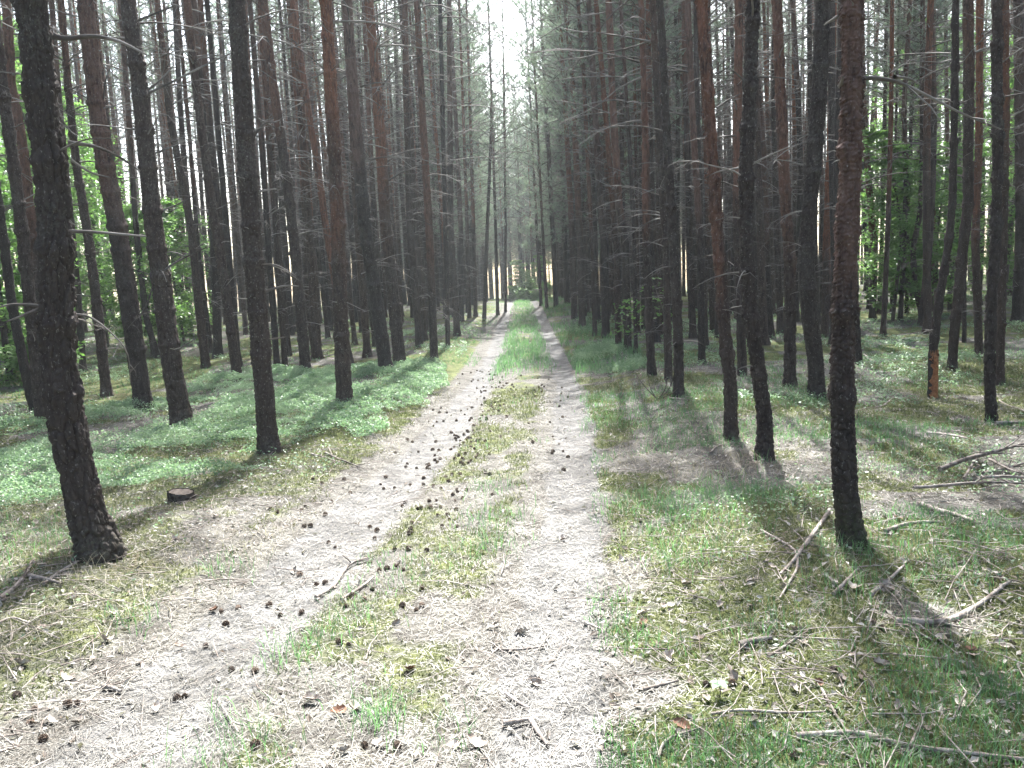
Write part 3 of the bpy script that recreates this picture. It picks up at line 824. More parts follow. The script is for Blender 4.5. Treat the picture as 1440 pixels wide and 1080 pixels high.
var, turn, size = named('variant', 'INT'), named('turn', 'FLOAT'), named('size', 'FLOAT')
cx3 = ng.nodes.new('ShaderNodeCombineXYZ'); ng.links.new(turn, cx3.inputs['Z'])
for q, k in enumerate(ks):
    cmp_ = ng.nodes.new('FunctionNodeCompare'); cmp_.data_type = 'INT'; cmp_.operation = 'EQUAL'
    ng.links.new(var, [s for s in cmp_.inputs if s.type == 'INT'][0]); [s for s in cmp_.inputs if s.type == 'INT'][1].default_value = q
    for ob in GREG[k]:
        oi = ng.nodes.new('GeometryNodeObjectInfo'); oi.transform_space = 'ORIGINAL'; oi.inputs['Object'].default_value = ob; oi.inputs['As Instance'].default_value = True
        ip = ng.nodes.new('GeometryNodeInstanceOnPoints')
        ng.links.new(gi_.outputs[0], ip.inputs['Points']); ng.links.new(cmp_.outputs[0], ip.inputs['Selection'])
        ng.links.new(oi.outputs['Geometry'], ip.inputs['Instance']); ng.links.new(cx3.outputs[0], ip.inputs['Rotation']); ng.links.new(size, ip.inputs['Scale'])
        ng.links.new(ip.outputs[0], J.inputs[0])
ng.links.new(J.outputs[0], go_.inputs[0])
mod = fo.modifiers.new('trees', 'NODES'); mod.node_group = ng

ground = split(~onpath, 'ground', 'mossy litter covered forest floor on both sides of the track', 'ground')
track = split(onpath, 'forest_track', 'pale two rutted dirt track running straight through the pines', 'track')

# ------------------------------------------------------------------ low ground cover (nobody could count it)
def scatter(n, x0, x1, y0, y1, fall=None):
    """random ground points, thinning with distance"""
    x = rng.uniform(x0, x1, n); 
    if fall: 
        t = rng.uniform(0, 1, n); y = 1 / ((1 - t) / y0 ** fall + t / y1 ** fall) ** (1 / fall)
    else: y = rng.uniform(y0, y1, n)
    return x, y

def wedge(n, y0, y1, pw, half=.72):
    """points inside the viewing wedge and a metre or two beyond, density falling off with distance"""
    t = rng.uniform(0, 1, n)
    if abs(pw) < 1e-6: y = y0 * (y1 / y0) ** t
    else: y = (y0 ** pw + t * (y1 ** pw - y0 ** pw)) ** (1 / pw)
    x = rng.uniform(-1, 1, n) * (half * y + 1.0)
    return x, y

def blades(x, y, h, w, bend, name, mat, label, cat):
    n = len(x); z = terrain(x, y) - .01
    a = rng.uniform(0, 2 * math.pi, n); b = a + rng.normal(0, .5, n) + math.pi / 2
    D = np.stack([np.cos(b), np.sin(b), np.zeros(n)], -1); A = np.stack([np.cos(a), np.sin(a), np.zeros(n)], -1)
    P = np.stack([x, y, z], -1); up = np.array([0, 0, 1.])
    lv = []
    for f, wf in ((0, 1), (.4, .85), (.75, .55)):
        c = P + up * (h * f * (1 - .25 * bend * f))[:, None] + D * (h * bend * f * f)[:, None]
        lv += [c - A * (w * wf * .5)[:, None], c + A * (w * wf * .5)[:, None]]
    lv.append(P + up * (h * (1 - .35 * bend))[:, None] + D * (h * bend)[:, None])
    V = np.stack(lv, 1).reshape(-1, 3); o = np.arange(n)[:, None] * 7
    Q = np.concatenate([o + np.array([0, 1, 3, 2]), o + np.array([2, 3, 5, 4])]); T = o + np.array([4, 5, 6])
    ob = obj(name, mesh(name, V, [Q, T], mat, True)); tag(ob, label, cat, kind='stuff'); return ob

def keep(mask, *a): return [v[mask] for v in a]

# green grass
def grass_density(x, y):
    c = x - xc(y); a = np.abs(c)
    d = np.zeros(x.shape)
    patch = sstep(.44, .66, fbm(x * .9 + 8, y * .9 + 2, 51, 3))
    sw_ = .25 + .5 * fbm(x * .2 + 9, y * .45, 55, 2)
    d = np.where(y < 60, .95 * (1 - sstep(sw_ - .1, sw_ + .22, a)) * sstep(13.5, 19, y + 5 * (vnoise(x * 1.2, y * .4, 56) - .5)) * sstep(.18, .42, fbm(x * 1.5, y * .5, 57, 2)), d)
    d = np.where((c > 1.0) & (c < 2.6) & (y > 15) & (y < 58), .85 * sstep(.25, .5, fbm(x, y * .6, 52, 2)), d)
    d = np.where((c < -1.05) & (c > -2.2) & (y > 17) & (y < 58), .55 * sstep(.3, .55, fbm(x, y * .6, 53, 2)), d)
    d = np.where((c > .92) & (c < 4.5) & (y <= 15), np.maximum(d, .8 * patch), d)
    d = np.where((a < .5) & (y <= 16), np.maximum(d, .16 * sstep(.60, .78, fbm(x * 1.6, y * 1.1, 54, 2))), d)
    d = np.where((a > 2.2), np.maximum(d, .28 * patch), d)
    return d
x, y = wedge(460000, 2.3, 60, .35)
m = rng.uniform(0, 1, len(x)) < grass_density(x, y)
x, y = keep(m, x, y)
tall = ((np.abs(x - xc(y)) < .6) & (y > 15)) | ((x > .9) & (y > 14) & (x < 3))
h = np.where(tall, rng.uniform(.10, .26, len(x)), rng.uniform(.04, .12, len(x)))
w = np.clip(.0022 + .00042 * y, 0, .012) * rng.uniform(.7, 1.3, len(x))
blades(x, y, h, w, rng.uniform(.15, .9, len(x)), 'grass', M_GRASS, 'fresh green grass on the middle strip and verges of the track', 'grass')
# tufts of grass that stand out in the photograph
tx, ty = [], []
for u, v, n, s in [(415,925,90,.10),(440,905,70,.10),(530,1015,120,.06),(320,1055,150,.12),(690,735,150,.14),(695,770,120,.10),(320,805,70,.10),(190,880,60,.08),(980,700,160,.20),(1050,690,160,.18),(930,720,160,.2),(1070,705,150,.14),
                   (960,790,160,.14),(930,760,120,.14),(1250,660,120,.2),(860,600,160,.2),(500,870,70,.1),(690,690,110,.12),(1020,740,160,.2),(1120,700,130,.2),(850,560,200,.3),(1340,640,120,.3),(1230,610,120,.3),(1300,900,120,.15),(1180,830,100,.12),(1075,895,90,.1),(1190,776,60,.10),(1215,772,50,.10),(1022,624,90,.18),(1149,566,120,.22),(1078,652,60,.14),(1396,597,80,.15),(1111,550,70,.2),(205,580,50,.15)]:
    p = ground_pt(u, v); tx.append(rng.normal(p[0], s, n)); ty.append(rng.normal(p[1], s * 1.2, n))
x = np.concatenate(tx); y = np.concatenate(ty)
blades(x, y, rng.uniform(.06, .17, len(x)), (.002 + .0003 * y) * rng.uniform(.8, 1.3, len(x)), rng.uniform(.2, .9, len(x)), 'grass_tufts', M_GRASS, 'scattered green grass tufts on track edges and mossy verges', 'grass')
# dry grass stems and haulms
x, y = wedge(60000, 2.2, 14, .6)
c = np.abs(x - xc(y))
m = rng.uniform(0, 1, len(x)) < np.where(c > 1.1, .55 * sstep(.4, .6, fbm(x * .8, y * .8, 61, 2)), .13 * (c < .45))
x, y = keep(m, x, y)
blades(x, y, rng.uniform(.04, .16, len(x)), (.0014 + .0003 * y) * rng.uniform(.7, 1.2, len(x)), rng.uniform(.5, 1.6, len(x)), 'dry_grass', M_DRYGRASS, 'dry straw coloured grass haulms lying over the moss', 'dry grass')
# moss fuzz
x, y = wedge(330000, 2.2, 13, .3)
m = rng.uniform(0, 1, len(x)) < sstep(.2, .75, moss_mask(x, y) + .5 * (vnoise(x * 7, y * 7, 71) - .5)) * (1 - track_mask(x, y))
x, y = keep(m, x, y)
n = len(x); z = terrain(x, y) - .006; s = (.006 + .0016 * y) * rng.uniform(.6, 1.5, n)
dirn = rng.normal(0, 1, (n, 3)); dirn[:, 2] = np.abs(dirn[:, 2]) + 1.0; dirn /= np.linalg.norm(dirn, axis=1)[:, None]
A = np.cross(dirn, rng.normal(0, 1, (n, 3))); A /= np.linalg.norm(A, axis=1)[:, None]
P = np.stack([x, y, z], -1)
V = np.stack([P - A * (s * .28)[:, None], P + A * (s * .28)[:, None], P + dirn * (s * 2.1)[:, None]], 1).reshape(-1, 3)
tag(obj('moss', mesh('moss', V, np.arange(len(V)).reshape(-1, 3), M_MOSS, False)), 'yellow green moss cushions spread over the forest floor', 'moss', kind='stuff')
# needle straw
x, y = wedge(200000, 2.1, 13, .25)
m = rng.uniform(0, 1, len(x)) < (.75 - .45 * moss_mask(x, y))
x, y = keep(m, x, y); n = len(x)
L = rng.uniform(.015, .055, n) * (1 + .04 * y); w = .0008 + .00040 * y
a = rng.uniform(0, 2 * math.pi, n); D = np.stack([np.cos(a), np.sin(a), rng.normal(0, .14, n)], -1); A = np.stack([-np.sin(a), np.cos(a), np.zeros(n)], -1)
P = np.stack([x, y, terrain(x, y) + .004 + rng.uniform(0, .012, n)], -1)
V = np.stack([P - D * (L / 2)[:, None] - A * (w / 2)[:, None], P - D * (L / 2)[:, None] + A * (w / 2)[:, None], P + D * (L / 2)[:, None] + A * (w / 2)[:, None], P + D * (L / 2)[:, None] - A * (w / 2)[:, None]], 1).reshape(-1, 3)
tag(obj('needle_litter', mesh('needle_litter', V, np.arange(len(V)).reshape(-1, 4), M_STRAW, False)), 'pale fallen pine needles strewn over track and forest floor', 'needle litter', kind='stuff')
# fine twig litter
mb = MB()
x, y = wedge(4200, 2.2, 16, .5)
m = rng.uniform(0, 1, len(x)) < np.where(np.abs(x - xc(y)) > 1.1, 1, .22)
for px_, py_ in zip(*keep(m, x, y)):
    a = rng.uniform(0, 6.28); L = rng.uniform(.06, .4); k = rng.normal(0, .25)
    q = [(px_ + math.cos(a + k * t) * L * t, py_ + math.sin(a + k * t) * L * t) for t in (0, .5, 1)]
    mb.add(*tube([(qx, qy, float(terrain(qx, qy)) + .008 + .012 * rng.uniform() + (.03 * rng.uniform() if i else 0)) for i, (qx, qy) in enumerate(q)], np.array([1, .8, .4]) * rng.uniform(.0013, .0038), 4))
tag(obj('twig_litter', mb.mesh('twig_litter', M_STICK)), 'fine broken twigs littering the forest floor', 'twig litter', kind='stuff')

# leaf crumbs
x, y = wedge(42000, 2.2, 15, .5)
c = x - xc(y)
m = rng.uniform(0, 1, len(x)) < np.where((c > .95) | (c < -1.2), .45 + .65 * sstep(.45, .65, fbm(x * 1.1, y * 1.1, 95, 3)), .12)
x, y = keep(m, x, y); n = len(x)
s = rng.uniform(.006, .022, n) * (1 + .03 * y)
N = rng.normal(0, .45, (n, 3)); N[:, 2] += 1; N /= np.linalg.norm(N, axis=1)[:, None]
A = np.cross(N, rng.normal(0, 1, (n, 3))); A /= np.linalg.norm(A, axis=1)[:, None]; B = np.cross(N, A)
P = np.stack([x, y, terrain(x, y) + .006 + rng.uniform(0, .012, n)], -1)
V = np.stack([P - A * s[:, None], P - B * (s * .45)[:, None] + N * (s * .25)[:, None], P + A * s[:, None], P + B * (s * .5)[:, None] + N * (s * .25)[:, None]], 1).reshape(-1, 3)
M_CRUMB = leaf_mat('leaf_crumbs', (.11, .085, .065), (.40, .38, .34), .15, .6, 5.0)
tag(obj('leaf_litter', mesh('leaf_litter', V, np.arange(len(V)).reshape(-1, 4), M_CRUMB, False)), 'crumbled pale dry leaves and bark scraps littering the forest floor', 'leaf litter', kind='stuff')

# bilberry carpet
BIL = [pix_poly([(-60,610),(90,600),(200,570),(300,535),(400,522),(470,532),(545,540),(540,600),(430,625),(330,675),(240,690),(100,700),(-60,760)]),
       pix_poly([(395,545),(470,520),(560,512),(628,518),(640,545),(590,572),(520,592),(430,588)]),
       pix_poly([(800,505),(850,485),(905,488),(905,525),(850,535),(815,525)]),
       pix_poly([(490,585),(545,590),(555,612),(500,625),(470,610)])]
BP = np.concatenate([p for p in BIL])
n0 = 1250000
x = rng.uniform(BP[:, 0].min(), BP[:, 0].max(), n0); y = rng.uniform(BP[:, 1].min(), BP[:, 1].max(), n0)
ins = np.zeros(n0, bool); 
for p in BIL: ins |= inside(p + 0, x + .35 * (vnoise(x * 1.5, y * 1.5, 81) - .5), y + .5 * (vnoise(x * 1.5 + 40, y * 1.5, 82) - .5))
cl = sstep(.30, .52, fbm(x * .75, y * .75, 83, 3))
m = ins & (rng.uniform(0, 1, n0) < cl * np.interp(y, [5, 9, 20], [1, .75, .4]))
x, y, cl = keep(m, x, y, cl); n = len(x)
hh = (.06 + .17 * fbm(x * 2.2, y * 2.2, 84, 2)) * (.4 + .6 * cl) * (.55 + .9 * vnoise(x * 9, y * 9, 85))
z = terrain(x, y) + hh * rng.uniform(.35, 1, n) ** .6
s = np.interp(y, [5, 10, 18, 30], [.0105, .0135, .0185, .027]) * rng.uniform(.7, 1.25, n)
N = rng.normal(0, .9, (n, 3)); N[:, 2] += 1; N /= np.linalg.norm(N, axis=1)[:, None]
A = np.cross(N, rng.normal(0, 1, (n, 3))); A /= np.linalg.norm(A, axis=1)[:, None]; B = np.cross(N, A)
P = np.stack([x, y, z], -1)
V = np.stack([P - A * s[:, None], P - B * (s * .52)[:, None], P + A * s[:, None], P + B * (s * .52)[:, None]], 1).reshape(-1, 3)
tag(obj('bilberry_carpet', mesh('bilberry_carpet', V, np.arange(len(V)).reshape(-1, 4), M_BIL, False)), 'knee low light green bilberry carpet under the left pines and beside the track', 'bilberry plants', kind='stuff')
# sparse low seedlings and herbs elsewhere
x, y = wedge(80000, 3, 34, .9)
c = np.abs(x - xc(y)); cl = sstep(.50, .66, fbm(x * .5 + 77, y * .5, 91, 3))
m = (c > 1.5) & (rng.uniform(0, 1, len(x)) < cl * .8 + .03)
x, y = keep(m, x, y)
x = np.repeat(x, 5) + rng.normal(0, .03, len(x) * 5); y = np.repeat(y, 5) + rng.normal(0, .03, len(y) * 5); n = len(x)
z = terrain(x, y) + rng.uniform(.02, .11, n)
s = np.interp(y, [3, 10, 30], [.011, .018, .036]) * rng.uniform(.7, 1.3, n)
N = rng.normal(0, .5, (n, 3)); N[:, 2] += 1; N /= np.linalg.norm(N, axis=1)[:, None]
A = np.cross(N, rng.normal(0, 1, (n, 3))); A /= np.linalg.norm(A, axis=1)[:, None]; B = np.cross(N, A); P = np.stack([x, y, z], -1)
V = np.stack([P - A * s[:, None], P - B * (s * .5)[:, None], P + A * s[:, None], P + B * (s * .5)[:, None]], 1).reshape(-1, 3)
tag(obj('low_herbs', mesh('low_herbs', V, np.arange(len(V)).reshape(-1, 4), M_BIL, False)), 'scattered low herbs and bilberry sprigs between the pines', 'herbs', kind='stuff')

# ------------------------------------------------------------------ broadleaf undergrowth
def broadleaf(base, height, width, n_leaf, leaf, seed, label, cat='bush', name='broadleaf_bush', z_low=.12, group=None, mat=None):
    r_ = np.random.default_rng(seed)
    e = empty(name, base, label, cat, group)
    mb = MB(); pts = []
    st = np.array([[0, 0, -.1], [r_.normal(0, .03) * height, r_.normal(0, .03) * height, height * .5], [r_.normal(0, .06) * height, r_.normal(0, .06) * height, height * .98]])
    S = smooth_path(st, 14); mb.add(*tube(S, np.linspace(max(.006, height * .010), .004, 14), 6))
    nb = int(18 + height * 7)
    for i in range(nb):
        t = z_low + (1 - z_low) * (i + r_.uniform()) / nb
        q = S[min(13, int(t * 13))]
        az = i * 2.4 + r_.normal(0, .4); L = width * .5 * r_.uniform(.45, 1.1) * (math.sin(math.pi * (.15 + .8 * (t - z_low) / (1 - z_low))) ** .6)
        d = np.array([math.cos(az), math.sin(az), r_.uniform(-.05, .35)])
        p = smooth_path([q, q + d * L * .5 + [0, 0, .04 * L], q + d * L + [0, 0, -.10 * L]], 7)
        mb.add(*tube(p, np.linspace(max(.004, L * .008), .002, 7), 4))
        m = int(n_leaf / nb)
        f = r_.uniform(.2, 1.05, m); k = np.clip((f * 6).astype(int), 0, 5)
        pos = p[k] + (p[k + 1] - p[k]) * (f * 6 - k)[:, None]
        sp_ = .20 * L * (1.1 - f * .6)
        pos = pos + np.stack([r_.normal(0, 1, m) * sp_, r_.normal(0, 1, m) * sp_, r_.normal(0, .10 * L, m)], -1)
        pts.append(pos)
    P = np.concatenate(pts); n = len(P)
    N = r_.normal(0, .45, (n, 3)); N[:, 2] += 1; N /= np.linalg.norm(N, axis=1)[:, None]
    A = np.cross(N, r_.normal(0, 1, (n, 3))); A /= np.linalg.norm(A, axis=1)[:, None]; B = np.cross(N, A)
    s = leaf * r_.uniform(.6, 1.25, n)[:, None]
    V = np.stack([P - A * s, P - B * s * .5 + A * s * .1, P + A * s, P + B * s * .5 + A * s * .1], 1).reshape(-1, 3)
    obj('stem', mb.mesh('shrub_stem', M_BUSHBARK), e)
    obj('foliage', mesh('shrub_foliage', V, np.arange(len(V)).reshape(-1, 4), mat or M_BROAD, False), e)
    return e

def at_depth(u, Y):
    """ground point seen in column u at about Y metres ahead"""
    x = 0
    for _ in range(20):
        z = float(terrain(x, Y)); uu, _, zz = project(np.array([x, Y, z])); x += (u - uu) * zz / FPX
    return np.array([x, Y, float(terrain(x, Y))])

BUSH = [ # column, metres ahead, height, width, label
 (20, 18.5, 5.8, 3.4, 'dark green broadleaf tree in the shade at the left picture edge'),
 (95, 24, 10.5, 4.2, 'bright green broadleaf tree behind the thickest left pine'),
 (150, 27, 9.5, 4.0, 'green broadleaf tree with layered twigs behind the rusty topped pine'),
 (215, 23, 4.4, 3.0, 'low broadleaf sapling with pale layered leaves left of the upswept branch pine'),
 (260, 27, 5.2, 3.0, 'pale leaved broadleaf sapling behind the leaning grey pine'),
 (-10, 25, 11.0, 4.4, 'tall broadleaf tree half outside the left picture edge'),
 (120, 35, 13.0, 5.0, 'tall light green broadleaf tree deep behind the left pines'),
 (60, 16.8, 1.1, 1.6, 'low shady bush on the ground near the left picture edge'),
 (1255, 24, 6.0, 3.0, 'yellow green broadleaf tree behind the thin black pole pine'),
 (1285, 31, 11.0, 3.8, 'light green broadleaf tree behind the bent dark pine'),
 (1315, 25, 5.5, 3.0, 'dark green broadleaf bush behind the slender red pine'),
 (1345, 33, 12.0, 4.2, 'broadleaf tree with pale crown above the orange peeled pine'),
 (1410, 27, 9.5, 3.8, 'green broadleaf tree between the pines near the right picture edge'),
 (1450, 30, 7.0, 3.6, 'broadleaf tree half outside the right picture edge'),
 (746, 58, 1.7, 1.2, 'bright green bush closing the far end of the track'),
 (733, 63, 3.4, 2.0, 'pale green bush left behind the far end of the track'),
 (737, 57, .9, 1.1, 'low green bush across the far end of the track, left one'),
 (754, 57, .9, 1.1, 'low green bush across the far end of the track, right one'),
 (725, 59, 1.2, 1.5, 'green bush at the left side of the far track end'),
 (768, 59, 1.2, 1.5, 'green bush at the right side of the far track end'),
 (755, 65, 3.8, 2.2, 'pale green bush right behind the far end of the track'),
]
for q, (u, Y_, h_, w_, lab) in enumerate(BUSH):
    broadleaf(at_depth(u, Y_), h_, w_, int(5000 + h_ * 1700), .06 if Y_ < 40 else .055, 300 + q, lab, 'tree' if h_ > 4 and Y_ < 50 else 'bush', 'broadleaf_tree' if h_ > 4 and Y_ < 50 else 'broadleaf_bush')
p = ground_pt(884, 497)
broadleaf(p, 1.25, .9, 150, .055, 401, 'small sapling with pale leaves in front of dark pines right of the track', 'sapling', 'broadleaf_sapling', .35)
p = ground_pt(935, 520)
broadleaf(p, 1.9, .8, 110, .05, 402, 'taller thin sapling with sparse pale leaves by the red stemmed pine', 'sapling', 'broadleaf_sapling', .5)
# bare shrub
p = ground_pt(925, 562); e = empty('bare_shrub', p, 'leafless twiggy shrub fanning up at the foot of the dark upright pine', 'shrub')
for tips in ([(925,562),(908,545),(893,525)],[(925,562),(916,548),(912,528)],[(926,562),(936,545),(937,528)],[(927,562),(942,545),(950,520)],[(926,562),(945,552),(960,535)]):
    B = np.array([plane_pt(u, v, p) - p for u, v in tips]); B[:, 1] += np.linspace(0, 1, 3) * rng.normal(0, .12)
    mb = MB(); mb.add(*tube(smooth_path(B, 9), np.linspace(.010, .003, 9), 5))
    q = smooth_path(B, 9)[5]; mb.add(*tube([q, q + rng.normal(0, .1, 3) + [0, 0, .12]], [.004, .002], 4))
    obj('stem', mb.mesh('bare_stem', M_BUSHBARK), e)
# small green seedling in the right foreground
def seedling(u, v, label, s):
    p = ground_pt(u, v); e = empty('oak_seedling', p, label, 'seedling')
    mb = MB(); mb.add(*tube([(0, 0, -.01), (.004, .002, .04 * s), (.0, .0, .085 * s)], [.003, .0025, .002], 5)); obj('stem', mb.mesh('seedling_stem', M_BUSHBARK), e)
    for a in (0.3, 1.5, 2.7, 3.9, 5.2):
        L = .065 * s * rng.uniform(.8, 1.2); t = np.linspace(0, 1, 7)
        wv = .38 * L * np.sin(math.pi * np.clip(t * .93 + .04, 0, 1)) 
        c = np.stack([t * L, 0 * t, .085 * s + .5 * L * t * (1 - t * .9)], -1)
        V = np.concatenate([c + np.stack([0 * t, wv, .25 * wv], -1), c, c + np.stack([0 * t, -wv, .25 * wv], -1)])
        V = V @ np.array([[math.cos(a), math.sin(a), 0], [-math.sin(a), math.cos(a), 0], [0, 0, 1]])
        F = np.array([[r * 7 + k, r * 7 + k + 1, (r + 1) * 7 + k + 1, (r + 1) * 7 + k] for r in (0, 1) for k in range(6)])
        obj('leaf', mesh('seedling_leaf', V, F, M_BIL, True), e)
seedling(1012, 985, 'green broad leaved seedling in the moss of the right foreground', .62)

# ------------------------------------------------------------------ stump
p = ground_pt(254, 706); r0 = 31 / 2 * depth(p) / FPX
e = empty('tree_stump', p, 'low dark sawn stump with pale cut top beside the bilberry carpet', 'stump')
zs = np.linspace(-.12, .085, 30); n = 48
a = np.arange(n) / n * 2 * math.pi
V, F, at = trunk_geo(zs, straight, lambda z: np.full(len(np.atleast_1d(z)), r0 * .95), n, 77, plate=(.05, .09), amp=.014, red=(50, 60))
V[:, 2] += np.where(V[:, 2] > .05, -.16 * V[:, 0] + .05 * np.abs(V[:, 1]), 0)
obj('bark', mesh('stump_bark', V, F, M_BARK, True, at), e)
top = V[-n:]; c0 = top.mean(0)
V2 = np.concatenate([top * [.985, .985, 1] - [0, 0, .006], c0[None] + [0, 0, .0]])
obj('cut_face', mesh('stump_top', V2, np.array([[k, (k + 1) % n, n] for k in range(n)]), M_CUT, False), e)

# ------------------------------------------------------------------ fallen sticks
STICKS = [
 ([(445,846),(470,828),(490,800),(517,790)],.013,'curved pale stick lying on the left wheel track'),
 ([(480,848),(505,832),(526,815)],.010,'thin stick beside the cones at the middle strip edge'),
 ([(1257,881),(1320,880),(1370,860),(1420,822)],.015,'long curved pale branch lying in the right foreground moss'),
 ([(1120,1044),(1200,1040),(1270,1055),(1340,1067),(1445,1080)],.011,'long grey branch along the bottom right picture edge'),
 ([(1000,1008),(1040,1006),(1110,1008),(1160,1007)],.006,'thin straight dark twig in front of the green seedling'),
 ([(1167,720),(1125,780),(1097,812)],.013,'grey branch leaning beside the flaky foreground pine'),
 ([(1070,750),(1115,775),(1122,800),(1110,825),(1097,846)],.008,'strongly curved bleached branch left of the flaky pine'),
 ([(1040,915),(1062,908),(1085,904)],.017,'short stout pinkish piece of branch in the right moss'),
 ([(708,1023),(730,1021),(748,1017)],.012,'short reddish stick on the right wheel track at the bottom'),
 ([(746,1020),(757,1035),(770,1053)],.011,'short pale stick touching the reddish stick on the right wheel track'),
 ([(712,983),(728,992),(744,1003)],.009,'short brown stick just above the reddish stick on the track'),
 ([(695,919),(730,917),(770,913)],.007,'thin dark twig lying across the right wheel track'),
 ([(1225,842),(1250,822),(1272,802)],.011,'pale straight branch right below the flaky pine'),
 ([(1172,842),(1190,822),(1207,805)],.010,'dark short branch at the foot of the flaky pine'),
 ([(1295,714),(1326,726),(1367,740)],.020,'thick straight grey branch right of the flaky pine'),
 ([(1244,753),(1284,741),(1326,739)],.014,'pale slim branch ending under the thick straight grey branch'),
 ([(1284,704),(1342,700),(1390,698),(1440,701)],.012,'long thin branch lying below the brush heap at right'),
 ([(1321,684),(1352,671),(1400,658),(1445,646)],.019,'thickest pale pole on the brush heap at the right edge'),
 ([(1383,679),(1410,672),(1445,662)],.015,'dark pole beneath the pale pole on the brush heap'),
 ([(1355,690),(1365,672),(1376,655)],.010,'short upright twig crossing the brush heap'),
 ([(1390,668),(1412,680),(1438,690)],.010,'thin crossing twig on the brush heap'),
 ([(1400,662),(1425,672),(1445,680)],.012,'second thin crossing twig at the outer end of the brush heap'),
 ([(1380,690),(1410,688),(1445,689)],.012,'low flat twig under the brush heap'),
 ([(1303,612),(1341,616),(1360,620)],.014,'grey branch on moss left of the right edge pine'),
 ([(1400,599),(1425,598),(1445,598)],.022,'pale pole lying at the foot of the right edge pine'),
 ([(1405,565),(1425,575),(1445,582)],.014,'thin pole behind the right edge pine'),
 ([(458,639),(482,650),(506,660)],.013,'straight twig pointing to the left wheel track near the bilberries'),
 ([(435,640),(455,645),(478,652)],.010,'twig beside the straight twig near the bilberries'),
 ([(462,632),(468,645),(472,658)],.008,'small crossing twig near the bilberries by the left wheel track'),
 ([(0,848),(28,825),(50,790)],.014,'grey stick in the litter left of the thickest left pine'),
 ([(62,827),(90,806),(117,788)],.010,'thin stick leading to the foot of the thickest left pine'),
 ([(41,814),(65,820),(88,827)],.013,'dark stick on the shaded litter left of the thickest left pine'),
 ([(0,880),(20,872),(45,880)],.007,'thin twig at the left picture edge on shaded litter'),
 ([(145,972),(157,974),(171,977)],.012,'short dark stick on the left wheel track near the bottom left'),
 ([(820,880),(833,885),(845,890)],.008,'short dark twig at the right edge of the right wheel track'),
 ([(905,977),(930,970),(955,962)],.008,'bleached short stick left of the green seedling'),
 ([(925,1072),(940,1050),(990,1030)],.007,'pale curved twig at the bottom right of the track'),
 ([(1080,930),(1112,908),(1145,887)],.007,'thin straight twig behind the stout pinkish piece'),
 ([(1155,975),(1172,1005),(1190,1035)],.006,'thin twig crossing towards the long bottom right branch'),
 ([(1275,1065),(1290,1035),(1305,1000)],.005,'thin upright straw like twig above the bottom right branch'),
 ([(999,640),(1014,629),(1058,623)],.010,'bent twig at the feet of the two dark right pines'),
 ([(941,561),(958,563),(976,566)],.013,'pale stick right of the bare twiggy shrub'),
 ([(992,527),(1004,527),(1017,528)],.014,'short dark stick left behind the crooked grey pine'),
 ([(1084,549),(1107,548),(1131,549)],.012,'straight pale stick at the foot of the straight reddish brown pine'),
 ([(1230,575),(1245,570),(1262,556)],.012,'pale stick left of the orange peeled pine'),
 ([(1290,537),(1320,538),(1345,536)],.013,'dark stick behind the orange peeled foot'),
 ([(520,520),(540,512),(570,516),(600,512)],.016,'crooked dead branch lying between the close pair and the brown pine'),
 ([(300,552),(315,545),(330,535)],.010,'twig at the foot of the dark leaning left pine'),
 ([(1215,500),(1235,512),(1262,503)],.02,'grey fallen branch in the grass right of the flaky pine'),
 ([(340,590),(352,570),(360,545)],.006,'thin upright twig among bilberries left of the straight pine'),
]
def ground_path(pxs, n, lift):
    G = np.array([ground_pt(u, v) for u, v in pxs]); S = smooth_path(G, n)
    S[:, 2] = terrain(S[:, 0], S[:, 1])
    k = np.ones(5) / 5; S[:, 2] = np.convolve(np.pad(S[:, 2], 2, 'edge'), k, 'valid') + lift
    return S
for q, (pxs, r0, lab) in enumerate(STICKS):
    heap = 'brush heap' in lab
    S = ground_path(pxs, 16, r0 * .9 + (.05 + .03 * (q % 3) if heap else .006))
    c = S[0].copy(); S = S - c
    S += np.cumsum(rng.normal(0, r0 * .10, S.shape), 0) * .5
    mb = MB(); rads = np.interp(np.linspace(0, 1, 16), [0, .5, 1], [r0, r0 * .85, r0 * .5]) * (1 + rng.normal(0, .07, 16))
    V, F = tube(S, rads, 8); mb.add(V, F)
    for ring, ctr in ((V[:8], S[0]), (V[-8:], S[-1])):
        W = np.concatenate([ring, ctr[None]]); mb.add(W, np.array([[k, (k + 1) % 8, 8] for k in range(8)]))
    L = np.linalg.norm(S[-1] - S[0])
    for j in range(int(min(6, L * 4))):
        i0 = int(rng.integers(3, 14)); dd = S[min(15, i0 + 1)] - S[i0]; dd /= np.linalg.norm(dd) + 1e-9
        e2 = dd * .7 + np.array([rng.normal(0, .6), rng.normal(0, .6), abs(rng.normal(0, .3))]); e2 /= np.linalg.norm(e2)
        LL = rng.uniform(.04, .22) * min(1, L); b = S[i0]
        mb.add(*tube([b, b + e2 * LL * .5, b + e2 * LL + rng.normal(0, .01, 3)], [r0 * .4, r0 * .3, r0 * .15], 5))
    o = obj('fallen_stick', mb.mesh('fallen_stick', M_STICK), None, tuple(c)); tag(o, lab, 'stick', 'sticks lying on the forest floor')

